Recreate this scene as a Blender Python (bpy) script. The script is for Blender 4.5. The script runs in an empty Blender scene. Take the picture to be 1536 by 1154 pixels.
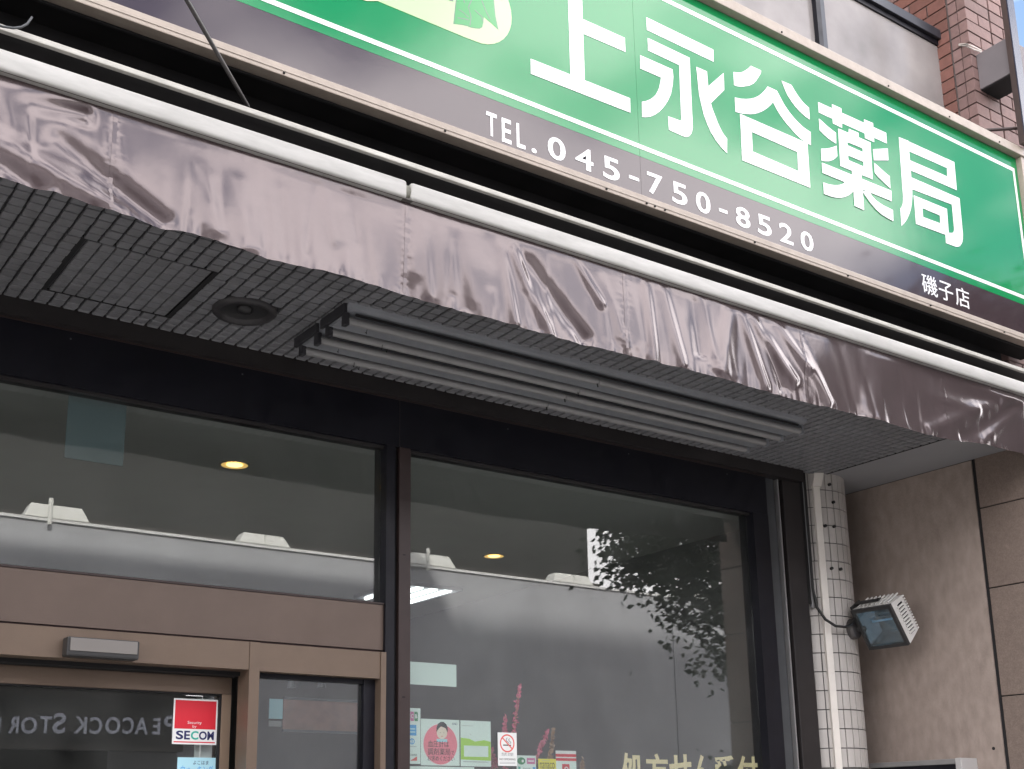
import bpy, bmesh, math, random
from mathutils import Vector, Matrix, geometry, noise

# ------------------------------------------------------------------ camera, sky, sun, exposure
SC = bpy.context.scene
COL = SC.collection
EYE = Vector((0.0, 0.0, 1.55))
# camera axes in the world (x along the shopfront, y into the shop, z up)
FOC, PPX, PPY = 1833.97, 733.44, 771.87            # pixels of a 1536 x 1154 frame
def _n(v): return Vector(v).normalized()
_ex = _n((3450 - PPX, 1198 - PPY, FOC)); _ey = _n((-580 - PPX, 1252 - PPY, FOC)); _ez = _n((636 - PPX, -6500 - PPY, FOC))
def c2w(c): c = Vector(c); return Vector((_ex.dot(c), _ey.dot(c), _ez.dot(c)))
cam_data = bpy.data.cameras.new('camera'); cam = bpy.data.objects.new('camera', cam_data); COL.objects.link(cam)
_r, _u, _b = c2w((1, 0, 0)), c2w((0, -1, 0)), c2w((0, 0, -1))
cam.matrix_world = Matrix(((_r.x, _u.x, _b.x, EYE.x), (_r.y, _u.y, _b.y, EYE.y), (_r.z, _u.z, _b.z, EYE.z), (0, 0, 0, 1)))
cam_data.sensor_width = 36.0; cam_data.lens = FOC / 1536 * 36
cam_data.shift_x = (768 - PPX) / 1536; cam_data.shift_y = (PPY - 577) / 1536
cam_data.clip_start = 0.05; cam_data.clip_end = 600
SC.camera = cam

SUN_EL, SUN_AZ = math.radians(26), math.radians(-18)    # sun behind the shop, a little to the left
world = bpy.data.worlds.new('World'); SC.world = world; world.use_nodes = True
wt = world.node_tree; wt.nodes.clear()
w_out = wt.nodes.new('ShaderNodeOutputWorld'); w_bg = wt.nodes.new('ShaderNodeBackground')
w_sky = wt.nodes.new('ShaderNodeTexSky'); w_sky.sky_type = 'NISHITA'; w_sky.sun_disc = False
w_sky.sun_elevation = SUN_EL; w_sky.sun_rotation = SUN_AZ
w_tc = wt.nodes.new('ShaderNodeTexCoord'); w_map = wt.nodes.new('ShaderNodeMapping'); w_map.inputs['Scale'].default_value = (1, 1, 1.8)
w_map.inputs['Location'].default_value = (-1.206, 0.225, -2.709)
w_noi = wt.nodes.new('ShaderNodeTexNoise'); w_noi.inputs['Scale'].default_value = 3.4; w_noi.inputs['Detail'].default_value = 7; w_noi.inputs['Roughness'].default_value = 0.55
w_rmp = wt.nodes.new('ShaderNodeValToRGB'); w_rmp.color_ramp.elements[0].position = 0.40; w_rmp.color_ramp.elements[1].position = 0.55
w_mix = wt.nodes.new('ShaderNodeMix'); w_mix.data_type = 'RGBA'
w_mix.inputs['B'].default_value = (15.6, 14.9, 15.1, 1)       # sunlit cloud
w_bg.inputs['Strength'].default_value = 0.12
L = wt.links.new
L(w_tc.outputs['Generated'], w_map.inputs['Vector']); L(w_map.outputs['Vector'], w_noi.inputs['Vector']); L(w_noi.outputs['Fac'], w_rmp.inputs['Fac'])
w_sep = wt.nodes.new('ShaderNodeSeparateXYZ'); w_hz = wt.nodes.new('ShaderNodeMapRange'); w_hz.interpolation_type = 'SMOOTHSTEP'
w_hz.inputs['From Min'].default_value = 0.41; w_hz.inputs['From Max'].default_value = 0.29; w_mx = wt.nodes.new('ShaderNodeMath'); w_mx.operation = 'MAXIMUM'
L(w_tc.outputs['Generated'], w_sep.inputs[0]); L(w_sep.outputs['Z'], w_hz.inputs['Value']); L(w_rmp.outputs['Color'], w_mx.inputs[0]); L(w_hz.outputs[0], w_mx.inputs[1])
L(w_mx.outputs[0], w_mix.inputs['Factor']); L(w_sky.outputs['Color'], w_mix.inputs['A']); L(w_mix.outputs['Result'], w_bg.inputs['Color'])
L(w_bg.outputs['Background'], w_out.inputs['Surface'])

sun_d = bpy.data.lights.new('sun', 'SUN'); sun_d.energy = 3.2; sun_d.angle = math.radians(1.0); sun_d.color = (1.0, 0.95, 0.88)
sun = bpy.data.objects.new('sun', sun_d); COL.objects.link(sun)
_sd = Vector((math.sin(SUN_AZ) * math.cos(SUN_EL), math.cos(SUN_AZ) * math.cos(SUN_EL), math.sin(SUN_EL)))
sun.rotation_euler = (-_sd).to_track_quat('-Z', 'Y').to_euler(); sun.location = (0, 20, 30)

SC.view_settings.view_transform = 'Standard'; SC.view_settings.look = 'None'
SC.view_settings.exposure = 1.55; SC.view_settings.gamma = 1.0
SC.cycles.max_bounces = 10; SC.cycles.transparent_max_bounces = 16; SC.cycles.glossy_bounces = 5
SC.cycles.sample_clamp_indirect = 8

def at(px, py, Y):
    """the point where the sight line of a photograph pixel meets the plane y = Y"""
    d = c2w((px - PPX, py - PPY, FOC)); t = Y / d.y
    return Vector((d.x * t, Y, EYE.z + d.z * t))

# ------------------------------------------------------------------ materials
MATS = {}
def mat(name, col, rough=0.6, metal=0.0, var=0.0, vscale=6.0, bump=0.0, bscale=60.0, spec=0.5, coat=0.0, coat_rough=0.05, rnd=0.0,
        dirt=None, dirt_scale=8.0, dirt_lo=0.55, dirt_hi=0.75, stretch=(1, 1, 1), emit=None, emit_s=0.0, coat_ior=1.5, rvar=0.0, transl=0.0, spec_tint=None):
    if name in MATS: return MATS[name]
    m = bpy.data.materials.new(name); m.use_nodes = True; nt = m.node_tree; N = nt.nodes; lk = nt.links.new
    b = N['Principled BSDF']
    b.inputs['Roughness'].default_value = rough; b.inputs['Metallic'].default_value = metal
    b.inputs['Specular IOR Level'].default_value = spec
    if spec_tint: b.inputs['Specular Tint'].default_value = (*spec_tint, 1)
    b.inputs['Coat Weight'].default_value = coat; b.inputs['Coat Roughness'].default_value = coat_rough; b.inputs['Coat IOR'].default_value = coat_ior
    geo = N.new('ShaderNodeNewGeometry'); mp = N.new('ShaderNodeMapping'); mp.inputs['Scale'].default_value = stretch
    lk(geo.outputs['Position'], mp.inputs['Vector'])
    cur = None
    def rgb(c):
        n = N.new('ShaderNodeRGB'); n.outputs[0].default_value = (*c, 1); return n.outputs[0]
    cur = rgb(col)
    def mult(a, f):
        n = N.new('ShaderNodeVectorMath'); n.operation = 'SCALE'; lk(a, n.inputs[0]); lk(f, n.inputs['Scale']); return n.outputs[0]
    def maprange(src, lo, hi, a=0.0, c=1.0):
        n = N.new('ShaderNodeMapRange'); lk(src, n.inputs['Value'])
        n.inputs['From Min'].default_value = a; n.inputs['From Max'].default_value = c
        n.inputs['To Min'].default_value = lo; n.inputs['To Max'].default_value = hi; return n.outputs[0]
    if var:
        t = N.new('ShaderNodeTexNoise'); t.inputs['Scale'].default_value = vscale; t.inputs['Detail'].default_value = 6
        lk(mp.outputs[0], t.inputs['Vector']); cur = mult(cur, maprange(t.outputs['Fac'], 1 - var, 1 + var, 0.25, 0.75))
    if rnd:
        oi = N.new('ShaderNodeObjectInfo'); cur = mult(cur, maprange(oi.outputs['Random'], 1 - rnd, 1 + rnd))
    if dirt:
        t = N.new('ShaderNodeTexNoise'); t.inputs['Scale'].default_value = dirt_scale; t.inputs['Detail'].default_value = 9; t.inputs['Roughness'].default_value = 0.68
        lk(mp.outputs[0], t.inputs['Vector'])
        mx = N.new('ShaderNodeMix'); mx.data_type = 'RGBA'; mx.clamp_factor = True; lk(maprange(t.outputs['Fac'], 0, 1, dirt_lo, dirt_hi), mx.inputs['Factor'])
        lk(cur, mx.inputs['A']); mx.inputs['B'].default_value = (*dirt, 1); cur = mx.outputs['Result']
    lk(cur, b.inputs['Base Color'])
    if rvar:
        t = N.new('ShaderNodeTexNoise'); t.inputs['Scale'].default_value = vscale * 1.7; t.inputs['Detail'].default_value = 5; lk(mp.outputs[0], t.inputs['Vector'])
        lk(maprange(t.outputs['Fac'], max(0.02, rough - rvar), rough + rvar, 0.3, 0.7), b.inputs['Roughness'])
    if bump:
        t = N.new('ShaderNodeTexNoise'); t.inputs['Scale'].default_value = bscale; t.inputs['Detail'].default_value = 5; lk(mp.outputs[0], t.inputs['Vector'])
        bn = N.new('ShaderNodeBump'); bn.inputs['Strength'].default_value = bump; bn.inputs['Distance'].default_value = 0.01
        lk(t.outputs['Fac'], bn.inputs['Height']); lk(bn.outputs[0], b.inputs['Normal'])
    if emit:
        b.inputs['Emission Color'].default_value = (*emit, 1); b.inputs['Emission Strength'].default_value = emit_s
    if transl:
        tr = N.new('ShaderNodeBsdfTranslucent'); lk(cur, tr.inputs['Color']); ms = N.new('ShaderNodeMixShader'); ms.inputs[0].default_value = transl
        lk(b.outputs[0], ms.inputs[1]); lk(tr.outputs[0], ms.inputs[2]); lk(ms.outputs[0], N['Material Output'].inputs['Surface'])
    MATS[name] = m
    return m

def glass_mat(name, tint, refl=0.06, dust=0.015):
    m = bpy.data.materials.new(name); m.use_nodes = True; nt = m.node_tree; N = nt.nodes; N.clear(); lk = nt.links.new
    out = N.new('ShaderNodeOutputMaterial'); lw = N.new('ShaderNodeLayerWeight'); lw.inputs['Blend'].default_value = 0.5
    pw = N.new('ShaderNodeMath'); pw.operation = 'POWER'; pw.inputs[1].default_value = 5; lk(lw.outputs['Facing'], pw.inputs[0])
    ma = N.new('ShaderNodeMath'); ma.operation = 'MULTIPLY_ADD'; ma.inputs[1].default_value = 1 - refl; ma.inputs[2].default_value = refl; lk(pw.outputs[0], ma.inputs[0])
    t = N.new('ShaderNodeBsdfTransparent'); t.inputs['Color'].default_value = (*tint, 1)
    g = N.new('ShaderNodeBsdfGlossy'); g.inputs['Roughness'].default_value = 0.0
    geo = N.new('ShaderNodeNewGeometry'); no = N.new('ShaderNodeTexNoise'); no.inputs['Scale'].default_value = 0.9; no.inputs['Detail'].default_value = 1
    lk(geo.outputs['Position'], no.inputs['Vector'])
    bp = N.new('ShaderNodeBump'); bp.inputs['Strength'].default_value = 0.012; bp.inputs['Distance'].default_value = 0.01; lk(no.outputs['Fac'], bp.inputs['Height']); lk(bp.outputs[0], g.inputs['Normal'])
    ms = N.new('ShaderNodeMixShader'); lk(ma.outputs[0], ms.inputs[0]); lk(t.outputs[0], ms.inputs[1]); lk(g.outputs[0], ms.inputs[2])
    df = N.new('ShaderNodeBsdfDiffuse'); df.inputs['Color'].default_value = (0.6, 0.6, 0.58, 1)
    m2 = N.new('ShaderNodeMixShader'); 
    n2 = N.new('ShaderNodeTexNoise'); n2.inputs['Scale'].default_value = 5; n2.inputs['Detail'].default_value = 8; lk(geo.outputs['Position'], n2.inputs['Vector'])
    mr = N.new('ShaderNodeMapRange'); mr.inputs['From Min'].default_value = 0.35; mr.inputs['From Max'].default_value = 0.75; mr.inputs['To Min'].default_value = dust * 0.4; mr.inputs['To Max'].default_value = dust * 2
    lk(n2.outputs['Fac'], mr.inputs['Value']); lk(mr.outputs[0], m2.inputs[0])
    lk(ms.outputs[0], m2.inputs[1]); lk(df.outputs[0], m2.inputs[2]); lk(m2.outputs[0], out.inputs['Surface'])
    return m

# ------------------------------------------------------------------ object helpers
def tag(o, label=None, cat=None, group=None, kind=None):
    if label: o['label'] = label
    if cat: o['category'] = cat
    if group: o['group'] = group
    if kind: o['kind'] = kind
    return o
def thing(name, loc, label, cat, group=None):
    o = bpy.data.objects.new(name, None); o.empty_display_size = 0.1; o.location = loc; COL.objects.link(o)
    return tag(o, label, cat, group)
def wloc(o):
    v = Vector(o.location)
    while o.parent is not None: o = o.parent; v += Vector(o.location)
    return v
def link(name, me, m, parent=None, loc=None, rot=None, smooth=False):
    """a mesh given in world coordinates (loc None) or local ones placed at loc"""
    o = bpy.data.objects.new(name, me); COL.objects.link(o)
    if m is not None and not me.materials: me.materials.append(m)
    if smooth:
        for p in me.polygons: p.use_smooth = True
    base = wloc(parent) if parent is not None else Vector((0, 0, 0))
    if parent is not None: o.parent = parent
    o.location = (Vector(loc) if loc is not None else Vector((0, 0, 0))) - base
    if rot is not None: o.rotation_euler = rot
    return o
class MB:
    def __init__(s): s.v = []; s.f = []
    def add(s, vs, fs):
        n = len(s.v); s.v += [tuple(q) for q in vs]; s.f += [tuple(i + n for i in f) for f in fs]; return s
    def box(s, x0, x1, y0, y1, z0, z1):
        return s.add([(x0,y0,z0),(x1,y0,z0),(x1,y1,z0),(x0,y1,z0),(x0,y0,z1),(x1,y0,z1),(x1,y1,z1),(x0,y1,z1)],
                     [(0,3,2,1),(4,5,6,7),(0,1,5,4),(1,2,6,5),(2,3,7,6),(3,0,4,7)])
    def prism_x(s, prof, x0, x1):        # closed (y,z) profile swept along x
        n = len(prof); vs = [(x0, y, z) for y, z in prof] + [(x1, y, z) for y, z in prof]
        fs = [(i, (i+1) % n, n + (i+1) % n, n + i) for i in range(n)] + [tuple(range(n-1, -1, -1)), tuple(range(n, 2*n))]
        return s.add(vs, fs)
    def plate(s, loops, y0, y1):         # (x,z) outline with holes, front face at y0
        pts = [p for lp in loops for p in lp]
        tris = geometry.tessellate_polygon([[Vector((x, z, 0)) for x, z in lp] for lp in loops])
        n = len(pts); vs = [(x, y0, z) for x, z in pts] + [(x, y1, z) for x, z in pts]
        fs = []
        for a, b, c in tris:
            A, B, C = pts[a], pts[b], pts[c]
            if (B[0]-A[0])*(C[1]-A[1]) - (B[1]-A[1])*(C[0]-A[0]) < 0: a, c = c, a
            fs.append((a, b, c)); fs.append((c + n, b + n, a + n))
        k = 0
        for lp in loops:
            m_ = len(lp)
            for i in range(m_): fs.append((k+i, k+n+i, k+n+(i+1) % m_, k+(i+1) % m_))
            k += m_
        return s.add(vs, fs)
    def tube(s, pts, r, seg=10, cap=True):
        pts = [Vector(p) for p in pts]; rings = []; n0 = len(s.v)
        rad = r if isinstance(r, (list, tuple)) else [r] * len(pts)
        prev = None
        for i, p in enumerate(pts):
            d = (pts[min(i+1, len(pts)-1)] - pts[max(i-1, 0)]).normalized()
            if prev is None:
                a = d.cross(Vector((0, 0, 1)))
                if a.length < 1e-3: a = d.cross(Vector((1, 0, 0)))
            else: a = prev - d * prev.dot(d)
            a.normalize(); prev = a; b = d.cross(a)
            for k in range(seg):
                t = 2*math.pi*k/seg; s.v.append(tuple(p + (a*math.cos(t) + b*math.sin(t)) * rad[i]))
        for i in range(len(pts)-1):
            for k in range(seg):
                s.f.append((n0+i*seg+k, n0+i*seg+(k+1) % seg, n0+(i+1)*seg+(k+1) % seg, n0+(i+1)*seg+k))
        if cap:
            m0 = len(s.v); s.v += s.v[n0:n0+seg] + s.v[n0+(len(pts)-1)*seg:n0+len(pts)*seg]
            s.f.append(tuple(m0+k for k in range(seg-1, -1, -1))); s.f.append(tuple(m0+seg+k for k in range(seg)))
        return s
    def disc(s, c, r, z, seg=32, up=False):
        n0 = len(s.v)
        for k in range(seg): t = 2*math.pi*k/seg; s.v.append((c[0]+r*math.cos(t), c[1]+r*math.sin(t), z))
        f = tuple(n0+k for k in range(seg)); s.f.append(f if up else f[::-1]); return s
    def ring_z(s, c, prof, seg=36):      # lathe (r,z) profile about a vertical axis
        n0 = len(s.v); m_ = len(prof)
        for k in range(seg):
            t = 2*math.pi*k/seg
            for r, z in prof: s.v.append((c[0]+r*math.cos(t), c[1]+r*math.sin(t), z))
        for k in range(seg):
            for i in range(m_-1):
                a = n0+k*m_+i; b = n0+((k+1) % seg)*m_+i; s.f.append((a, a+1, b+1, b))
        return s
    def mesh(s, name, bevel=0.0, recalc=True):
        me = bpy.data.meshes.new(name); me.from_pydata(s.v, [], s.f)
        if recalc or bevel:
            bm = bmesh.new(); bm.from_mesh(me)
            if recalc: bmesh.ops.recalc_face_normals(bm, faces=bm.faces)
            if bevel: bmesh.ops.bevel(bm, geom=[e for e in bm.edges if e.calc_face_angle(0) > 0.5], offset=bevel, segments=2, affect='EDGES', profile=0.6)
            bm.to_mesh(me); bm.free()
        me.update(); return me
    def build(s, name, m, parent=None, bevel=0.0, smooth=False, recalc=True):
        return link(name, s.mesh(name, bevel, recalc), m, parent, smooth=smooth)
def box(name, x0, x1, y0, y1, z0, z1, m, parent=None, bevel=0.0): return MB().box(x0, x1, y0, y1, z0, z1).build(name, m, parent, bevel)

# lettering: outlines come from Blender's built-in font, cached once
_GL = {}
def glyph_data(ch, bold=0.0):
    key = (ch, bold)
    if key not in _GL:
        c = bpy.data.curves.new('g', 'FONT'); c.body = ch; c.offset = bold; c.resolution_u = 4
        o = bpy.data.objects.new('g', c); COL.objects.link(o); dg = bpy.context.evaluated_depsgraph_get()
        me = bpy.data.meshes.new_from_object(o.evaluated_get(dg))
        vs = [(v.co.x, v.co.y) for v in me.vertices]; fs = [tuple(p.vertices) for p in me.polygons]
        bpy.data.objects.remove(o); bpy.data.curves.remove(c); bpy.data.meshes.remove(me)
        xs = [a for a, b in vs]; ys = [b for a, b in vs]
        _GL[key] = (vs, fs, min(xs), max(xs), min(ys), max(ys))
    return _GL[key]
GLYPHS = [(c, 0.014) for c in 'TEL.045728'] + [(c, 0.0) for c in '磯子店'] + [(c, 0.03) for c in '処方せん受付'] + [(c, 0.02) for c in 'PEACOKSTR'] + \
    [(s, 0.0) for s in ('Security', 'by', 'よこはま', 'ウォーキング', 'お求めください', 'で', '禁煙', 'NO SMOKING', 'nanaco', 'DISCOVER', 'AND')] + \
    [(s, 0.0) for s in ('血圧計は', '調剤薬局')] + [(s, 0.03) for s in ('S', 'E', 'C', 'O', 'M', 'J', 'B')]
for g_ in GLYPHS: glyph_data(*g_)
def glyph(name, ch, bold, x0, x1, z0, z1, y, m, parent, thick=0.0015, face=-1, smooth=False):
    """lettering fitted to a box in the plane y; face -1 looks towards -y, +1 towards +y (then x runs the other way)"""
    vs, fs, a, b, c, d = glyph_data(ch, bold)
    P = []
    for u, v in vs:
        s = (u - a) / (b - a); t = (v - c) / max(1e-6, d - c)
        P.append(((x0 + s*(x1-x0)) if face < 0 else (x1 - s*(x1-x0)), z0 + t*(z1-z0)))
    n = len(P); V = [(x, y + face*thick, z) for x, z in P]
    F = []
    for f in fs:
        ar = sum(P[f[i]][0]*P[f[(i+1) % len(f)]][1] - P[f[(i+1) % len(f)]][0]*P[f[i]][1] for i in range(len(f)))
        F.append(f if (ar > 0) == (face < 0) else f[::-1])
    cnt = {}
    for f in F:
        for i in range(len(f)):
            e = (f[i], f[(i+1) % len(f)]); cnt[e] = 1
    V += [(x, y, z) for x, z in P]
    for (i, j) in list(cnt):
        if (j, i) not in cnt: F.append((j, i, i+n, j+n))
    return MB().add(V, F).build(name, m, parent, recalc=False)

# colours of things
M_asphalt = mat('asphalt', (0.075, 0.075, 0.077), 0.9, var=0.3, vscale=9, bump=0.4, bscale=220)
M_pave = mat('paving', (0.42, 0.41, 0.39), 0.85, var=0.2, vscale=5, bump=0.2)
M_kerb = mat('kerb_stone', (0.40, 0.39, 0.37), 0.85, var=0.2, vscale=7)
M_white_bar = mat('white_enamel', (0.85, 0.84, 0.81), 0.38, var=0.04, vscale=3, dirt=(0.10, 0.10, 0.08), dirt_scale=13, dirt_lo=-1.0, dirt_hi=1.45, stretch=(0.4, 1, 2.0))
M_rail = mat('weathered_rail', (0.85, 0.83, 0.76), 0.6, var=0.2, vscale=30, dirt=(0.09, 0.085, 0.07), dirt_scale=16, dirt_lo=-1.6, dirt_hi=2.3, stretch=(0.5, 1, 1.5))
M_vinyl = mat('brown_vinyl', (0.10, 0.073, 0.079), 0.16, spec=1.0, spec_tint=(1.0, 0.89, 0.89), bump=0.03, bscale=25, var=0.12, vscale=4, dirt=(0.045, 0.036, 0.034), dirt_scale=9, dirt_lo=-1.0, dirt_hi=1.5)
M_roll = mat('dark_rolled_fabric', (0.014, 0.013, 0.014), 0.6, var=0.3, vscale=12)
M_green = mat('green_sign_film', (0.003, 0.218, 0.062), 0.07, spec=0.66, var=0.03, vscale=1.2, bump=0.02, bscale=7)
M_brownband = mat('brown_sign_film', (0.048, 0.033, 0.038), 0.07, spec=0.66, bump=0.02, bscale=7)
M_white_film = mat('white_sign_film', (0.84, 0.85, 0.86), 0.08, spec=0.5)
M_pale_film = mat('pale_green_sign_film', (0.44, 0.66, 0.34), 0.08)
M_cream_film = mat('cream_sign_film', (0.70, 0.70, 0.44), 0.08)
M_leaf_film = mat('leaf_green_sign_film', (0.08, 0.33, 0.12), 0.08)
M_leafline = mat('grey_line_film', (0.13, 0.15, 0.14), 0.35, coat=1.0)
M_cream_frame = mat('cream_sign_frame', (0.76, 0.67, 0.57), 0.42, var=0.05, vscale=9, dirt=(0.10, 0.07, 0.05), dirt_scale=18, dirt_lo=-1.2, dirt_hi=1.5)
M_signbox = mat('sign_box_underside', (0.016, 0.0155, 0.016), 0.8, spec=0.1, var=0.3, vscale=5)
M_darkmetal = mat('dark_stay_rod', (0.09, 0.085, 0.085), 0.4, metal=0.6, var=0.2)
M_dark = mat('black_brown_aluminium', (0.0072, 0.0072, 0.0115), 0.42, spec=0.3, var=0.25, vscale=7, rvar=0.1)  # blue of the skylight put into the black
M_trim = mat('dark_brown_trim', (0.020, 0.017, 0.017), 0.5, var=0.25, vscale=8)
M_mull = mat('brown_aluminium_mullion', (0.040, 0.026, 0.024), 0.4, spec=0.4, var=0.15, vscale=9)
M_bronze = mat('bronze_aluminium', (0.205, 0.148, 0.118), 0.42, metal=0.35, var=0.07, vscale=4, bump=0.03, bscale=240, dirt=(0.10, 0.075, 0.062), dirt_scale=7, dirt_lo=-1.1, dirt_hi=1.35, rvar=0.08)
M_bronze_l = mat('light_bronze_aluminium', (0.262, 0.190, 0.135), 0.42, metal=0.35, var=0.07, vscale=4, bump=0.03, bscale=240, dirt=(0.12, 0.088, 0.068), dirt_scale=8, dirt_lo=-1.1, dirt_hi=1.35, rvar=0.08)
M_gap = mat('black_gap', (0.008, 0.008, 0.009), 0.8)
M_greystrip = mat('grey_aluminium_reveal', (0.075, 0.08, 0.085), 0.45, metal=0.2, var=0.12, vscale=9)
M_silver = mat('bare_aluminium_edge', (0.35, 0.35, 0.35), 0.4, metal=0.5)
M_tile = mat('grey_mosaic_tile', (0.29, 0.297, 0.318), 0.42, var=0.16, vscale=22, rnd=0.13, bump=0.15, bscale=70, dirt=(0.11, 0.11, 0.11), dirt_scale=5, dirt_lo=-0.9, dirt_hi=1.3)
M_grout = mat('dark_mosaic_grout', (0.05, 0.05, 0.052), 0.95)
M_strip = mat('grey_painted_soffit', (0.29, 0.29, 0.295), 0.7, var=0.05, vscale=4, bump=0.03, bscale=80)
M_coltile = mat('white_column_tile', (0.90, 0.885, 0.86), 0.28, var=0.02, vscale=20, rnd=0.04, dirt=(0.40, 0.37, 0.34), dirt_scale=5, dirt_lo=-1.9, dirt_hi=1.1)
M_colgrout = mat('column_grout', (0.13, 0.125, 0.12), 0.95)
M_wall_smooth = mat('stained_brown_render', (0.47, 0.39, 0.335), 0.88, var=0.22, vscale=24, bump=0.3, bscale=150, dirt=(0.17, 0.132, 0.115), dirt_scale=2.4, dirt_lo=-1.0, dirt_hi=2.0, stretch=(1, 1, 0.5))
M_wall_stone = mat('brown_granite', (0.35, 0.275, 0.225), 0.75, var=0.35, vscale=150, bump=0.15, bscale=200, rnd=0.05, dirt=(0.12, 0.09, 0.075), dirt_scale=40, dirt_lo=-1.2, dirt_hi=1.2)
M_sealant = mat('black_joint_sealant', (0.012, 0.011, 0.012), 0.85)
M_brick = mat('pink_brown_brick', (0.205, 0.128, 0.116), 0.7, var=0.15, vscale=30, rnd=0.16, bump=0.15, bscale=90)
M_brick_d = mat('shaded_red_brick', (0.17, 0.075, 0.058), 0.7, var=0.15, vscale=30, rnd=0.16, bump=0.15, bscale=90)  # redder brick with the recess shade put into its colour
M_mortar = mat('brick_mortar', (0.10, 0.085, 0.08), 0.95, var=0.2, vscale=30)
M_frost = mat('frosted_glass', (0.36, 0.335, 0.325), 0.18, spec=0.5, var=0.30, vscale=2.6, transl=0.3)
M_navy = mat('dark_blue_grey_aluminium', (0.045, 0.05, 0.062), 0.35, metal=0.4, var=0.15)
M_lampwhite = mat('grey_white_cast_housing', (0.62, 0.61, 0.58), 0.5, var=0.08, vscale=25, bump=0.1, bscale=160)
M_lampblack = mat('black_lamp_bezel', (0.03, 0.03, 0.03), 0.45)
M_reflector = mat('lamp_reflector', (0.55, 0.58, 0.60), 0.22, metal=1.0)
M_halogen = mat('halogen_tube', (0.55, 0.75, 0.95), 0.15, coat=1.0)
M_black = mat('black_rubber', (0.012, 0.012, 0.012), 0.5)
M_duct = mat('ivory_cable_duct', (0.74, 0.70, 0.64), 0.4, var=0.04, vscale=15)
M_fix = mat('white_fixture_enamel', (0.37, 0.405, 0.455), 0.4, var=0.06, vscale=12, dirt=(0.14, 0.14, 0.14), dirt_scale=9, dirt_lo=-1.2, dirt_hi=1.35)
M_tubeglass = mat('unlit_tube_glass', (0.42, 0.425, 0.425), 0.3, coat=0.4, dirt=(0.17, 0.165, 0.16), dirt_scale=10, dirt_lo=-1.1, dirt_hi=1.3)
M_sensor = mat('grey_sensor_lens', (0.20, 0.185, 0.17), 0.35, coat=0.5)
M_int_wall = mat('interior_wall', (0.20, 0.20, 0.20), 0.8, var=0.05)
M_int_ceil = mat('interior_ceiling', (0.48, 0.48, 0.46), 0.85, var=0.03)
M_int_floor = mat('interior_floor', (0.12, 0.11, 0.10), 0.4, var=0.1)
M_paper = mat('white_paper', (0.80, 0.82, 0.80), 0.6)
M_mint = mat('mint_white_print', (0.74, 0.85, 0.80), 0.5)
M_red = mat('red_print', (0.66, 0.012, 0.03), 0.45)
M_redsoft = mat('soft_red_print', (0.75, 0.12, 0.10), 0.5)
M_pink = mat('pink_print', (0.88, 0.22, 0.29), 0.5)
M_magenta = mat('magenta_print', (0.62, 0.16, 0.36), 0.5)
M_navyprint = mat('navy_print', (0.015, 0.02, 0.11), 0.5)
M_teal = mat('teal_print', (0.03, 0.42, 0.33), 0.5)
M_bluep = mat('blue_print', (0.05, 0.36, 0.75), 0.5)
M_lightblue = mat('light_blue_print', (0.42, 0.72, 0.82), 0.5)
M_lime = mat('lime_print', (0.40, 0.68, 0.06), 0.5)
M_yellow = mat('yellow_print', (0.85, 0.75, 0.03), 0.5)
M_blackp = mat('black_print', (0.02, 0.02, 0.022), 0.5)
M_greyp = mat('grey_print', (0.35, 0.36, 0.36), 0.5)
M_skinp = mat('cream_print', (0.82, 0.70, 0.58), 0.5)
M_greenp = mat('dark_green_print', (0.03, 0.25, 0.10), 0.5)
M_gold = mat('cream_gold_letter', (0.80, 0.68, 0.40), 0.45)
M_goldedge = mat('dark_letter_edge', (0.03, 0.022, 0.02), 0.5)
M_screen = mat('grey_blue_blind', (0.20, 0.27, 0.29), 0.6, var=0.05)
M_petal = mat('pink_petal', (0.72, 0.18, 0.28), 0.6, rnd=0.2, var=0.3, vscale=80)
M_dry = mat('dry_tan_petal', (0.40, 0.25, 0.14), 0.7, var=0.3, vscale=80)
M_opp = mat('white_stucco', (0.84, 0.86, 0.90), 0.8, var=0.05, vscale=1.1, bump=0.1, bscale=60, dirt=(0.22, 0.22, 0.24), dirt_scale=2.0, dirt_lo=-1.05, dirt_hi=1.35, stretch=(1, 1, 0.6))  # stucco colour tinted blue for the skylight on it
M_opp_dark = mat('dark_cladding', (0.022, 0.021, 0.020), 0.8, var=0.2)
M_opp_band = mat('brown_grey_band', (0.055, 0.05, 0.046), 0.8, var=0.2)
M_coping = mat('white_coping', (0.8, 0.8, 0.8), 0.6)
M_floodw = mat('white_flood_box', (0.78, 0.78, 0.74), 0.5)
M_lettergrey = mat('pale_letter', (0.55, 0.58, 0.68), 0.5)
M_bark = mat('bark', (0.10, 0.075, 0.055), 0.9, var=0.3, vscale=14, bump=0.4)
M_leaf = mat('leaf', (0.018, 0.032, 0.013), 0.55, var=0.35, vscale=2.5, transl=0.25)
M_cabinet = mat('grey_steel_cabinet', (0.26, 0.255, 0.25), 0.45, metal=0.2, var=0.1, vscale=15)
M_cabwhite = mat('white_steel_cabinet', (0.45, 0.44, 0.43), 0.45)
M_plaster = mat('upper_wall_render', (0.42, 0.36, 0.32), 0.85, var=0.1)
M_glass = glass_mat('shop_glass', (0.90, 0.93, 0.92), 0.105, 0.016)
M_glass_l = glass_mat('lamp_glass', (0.75, 0.85, 0.9), 0.06, 0.05)

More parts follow.
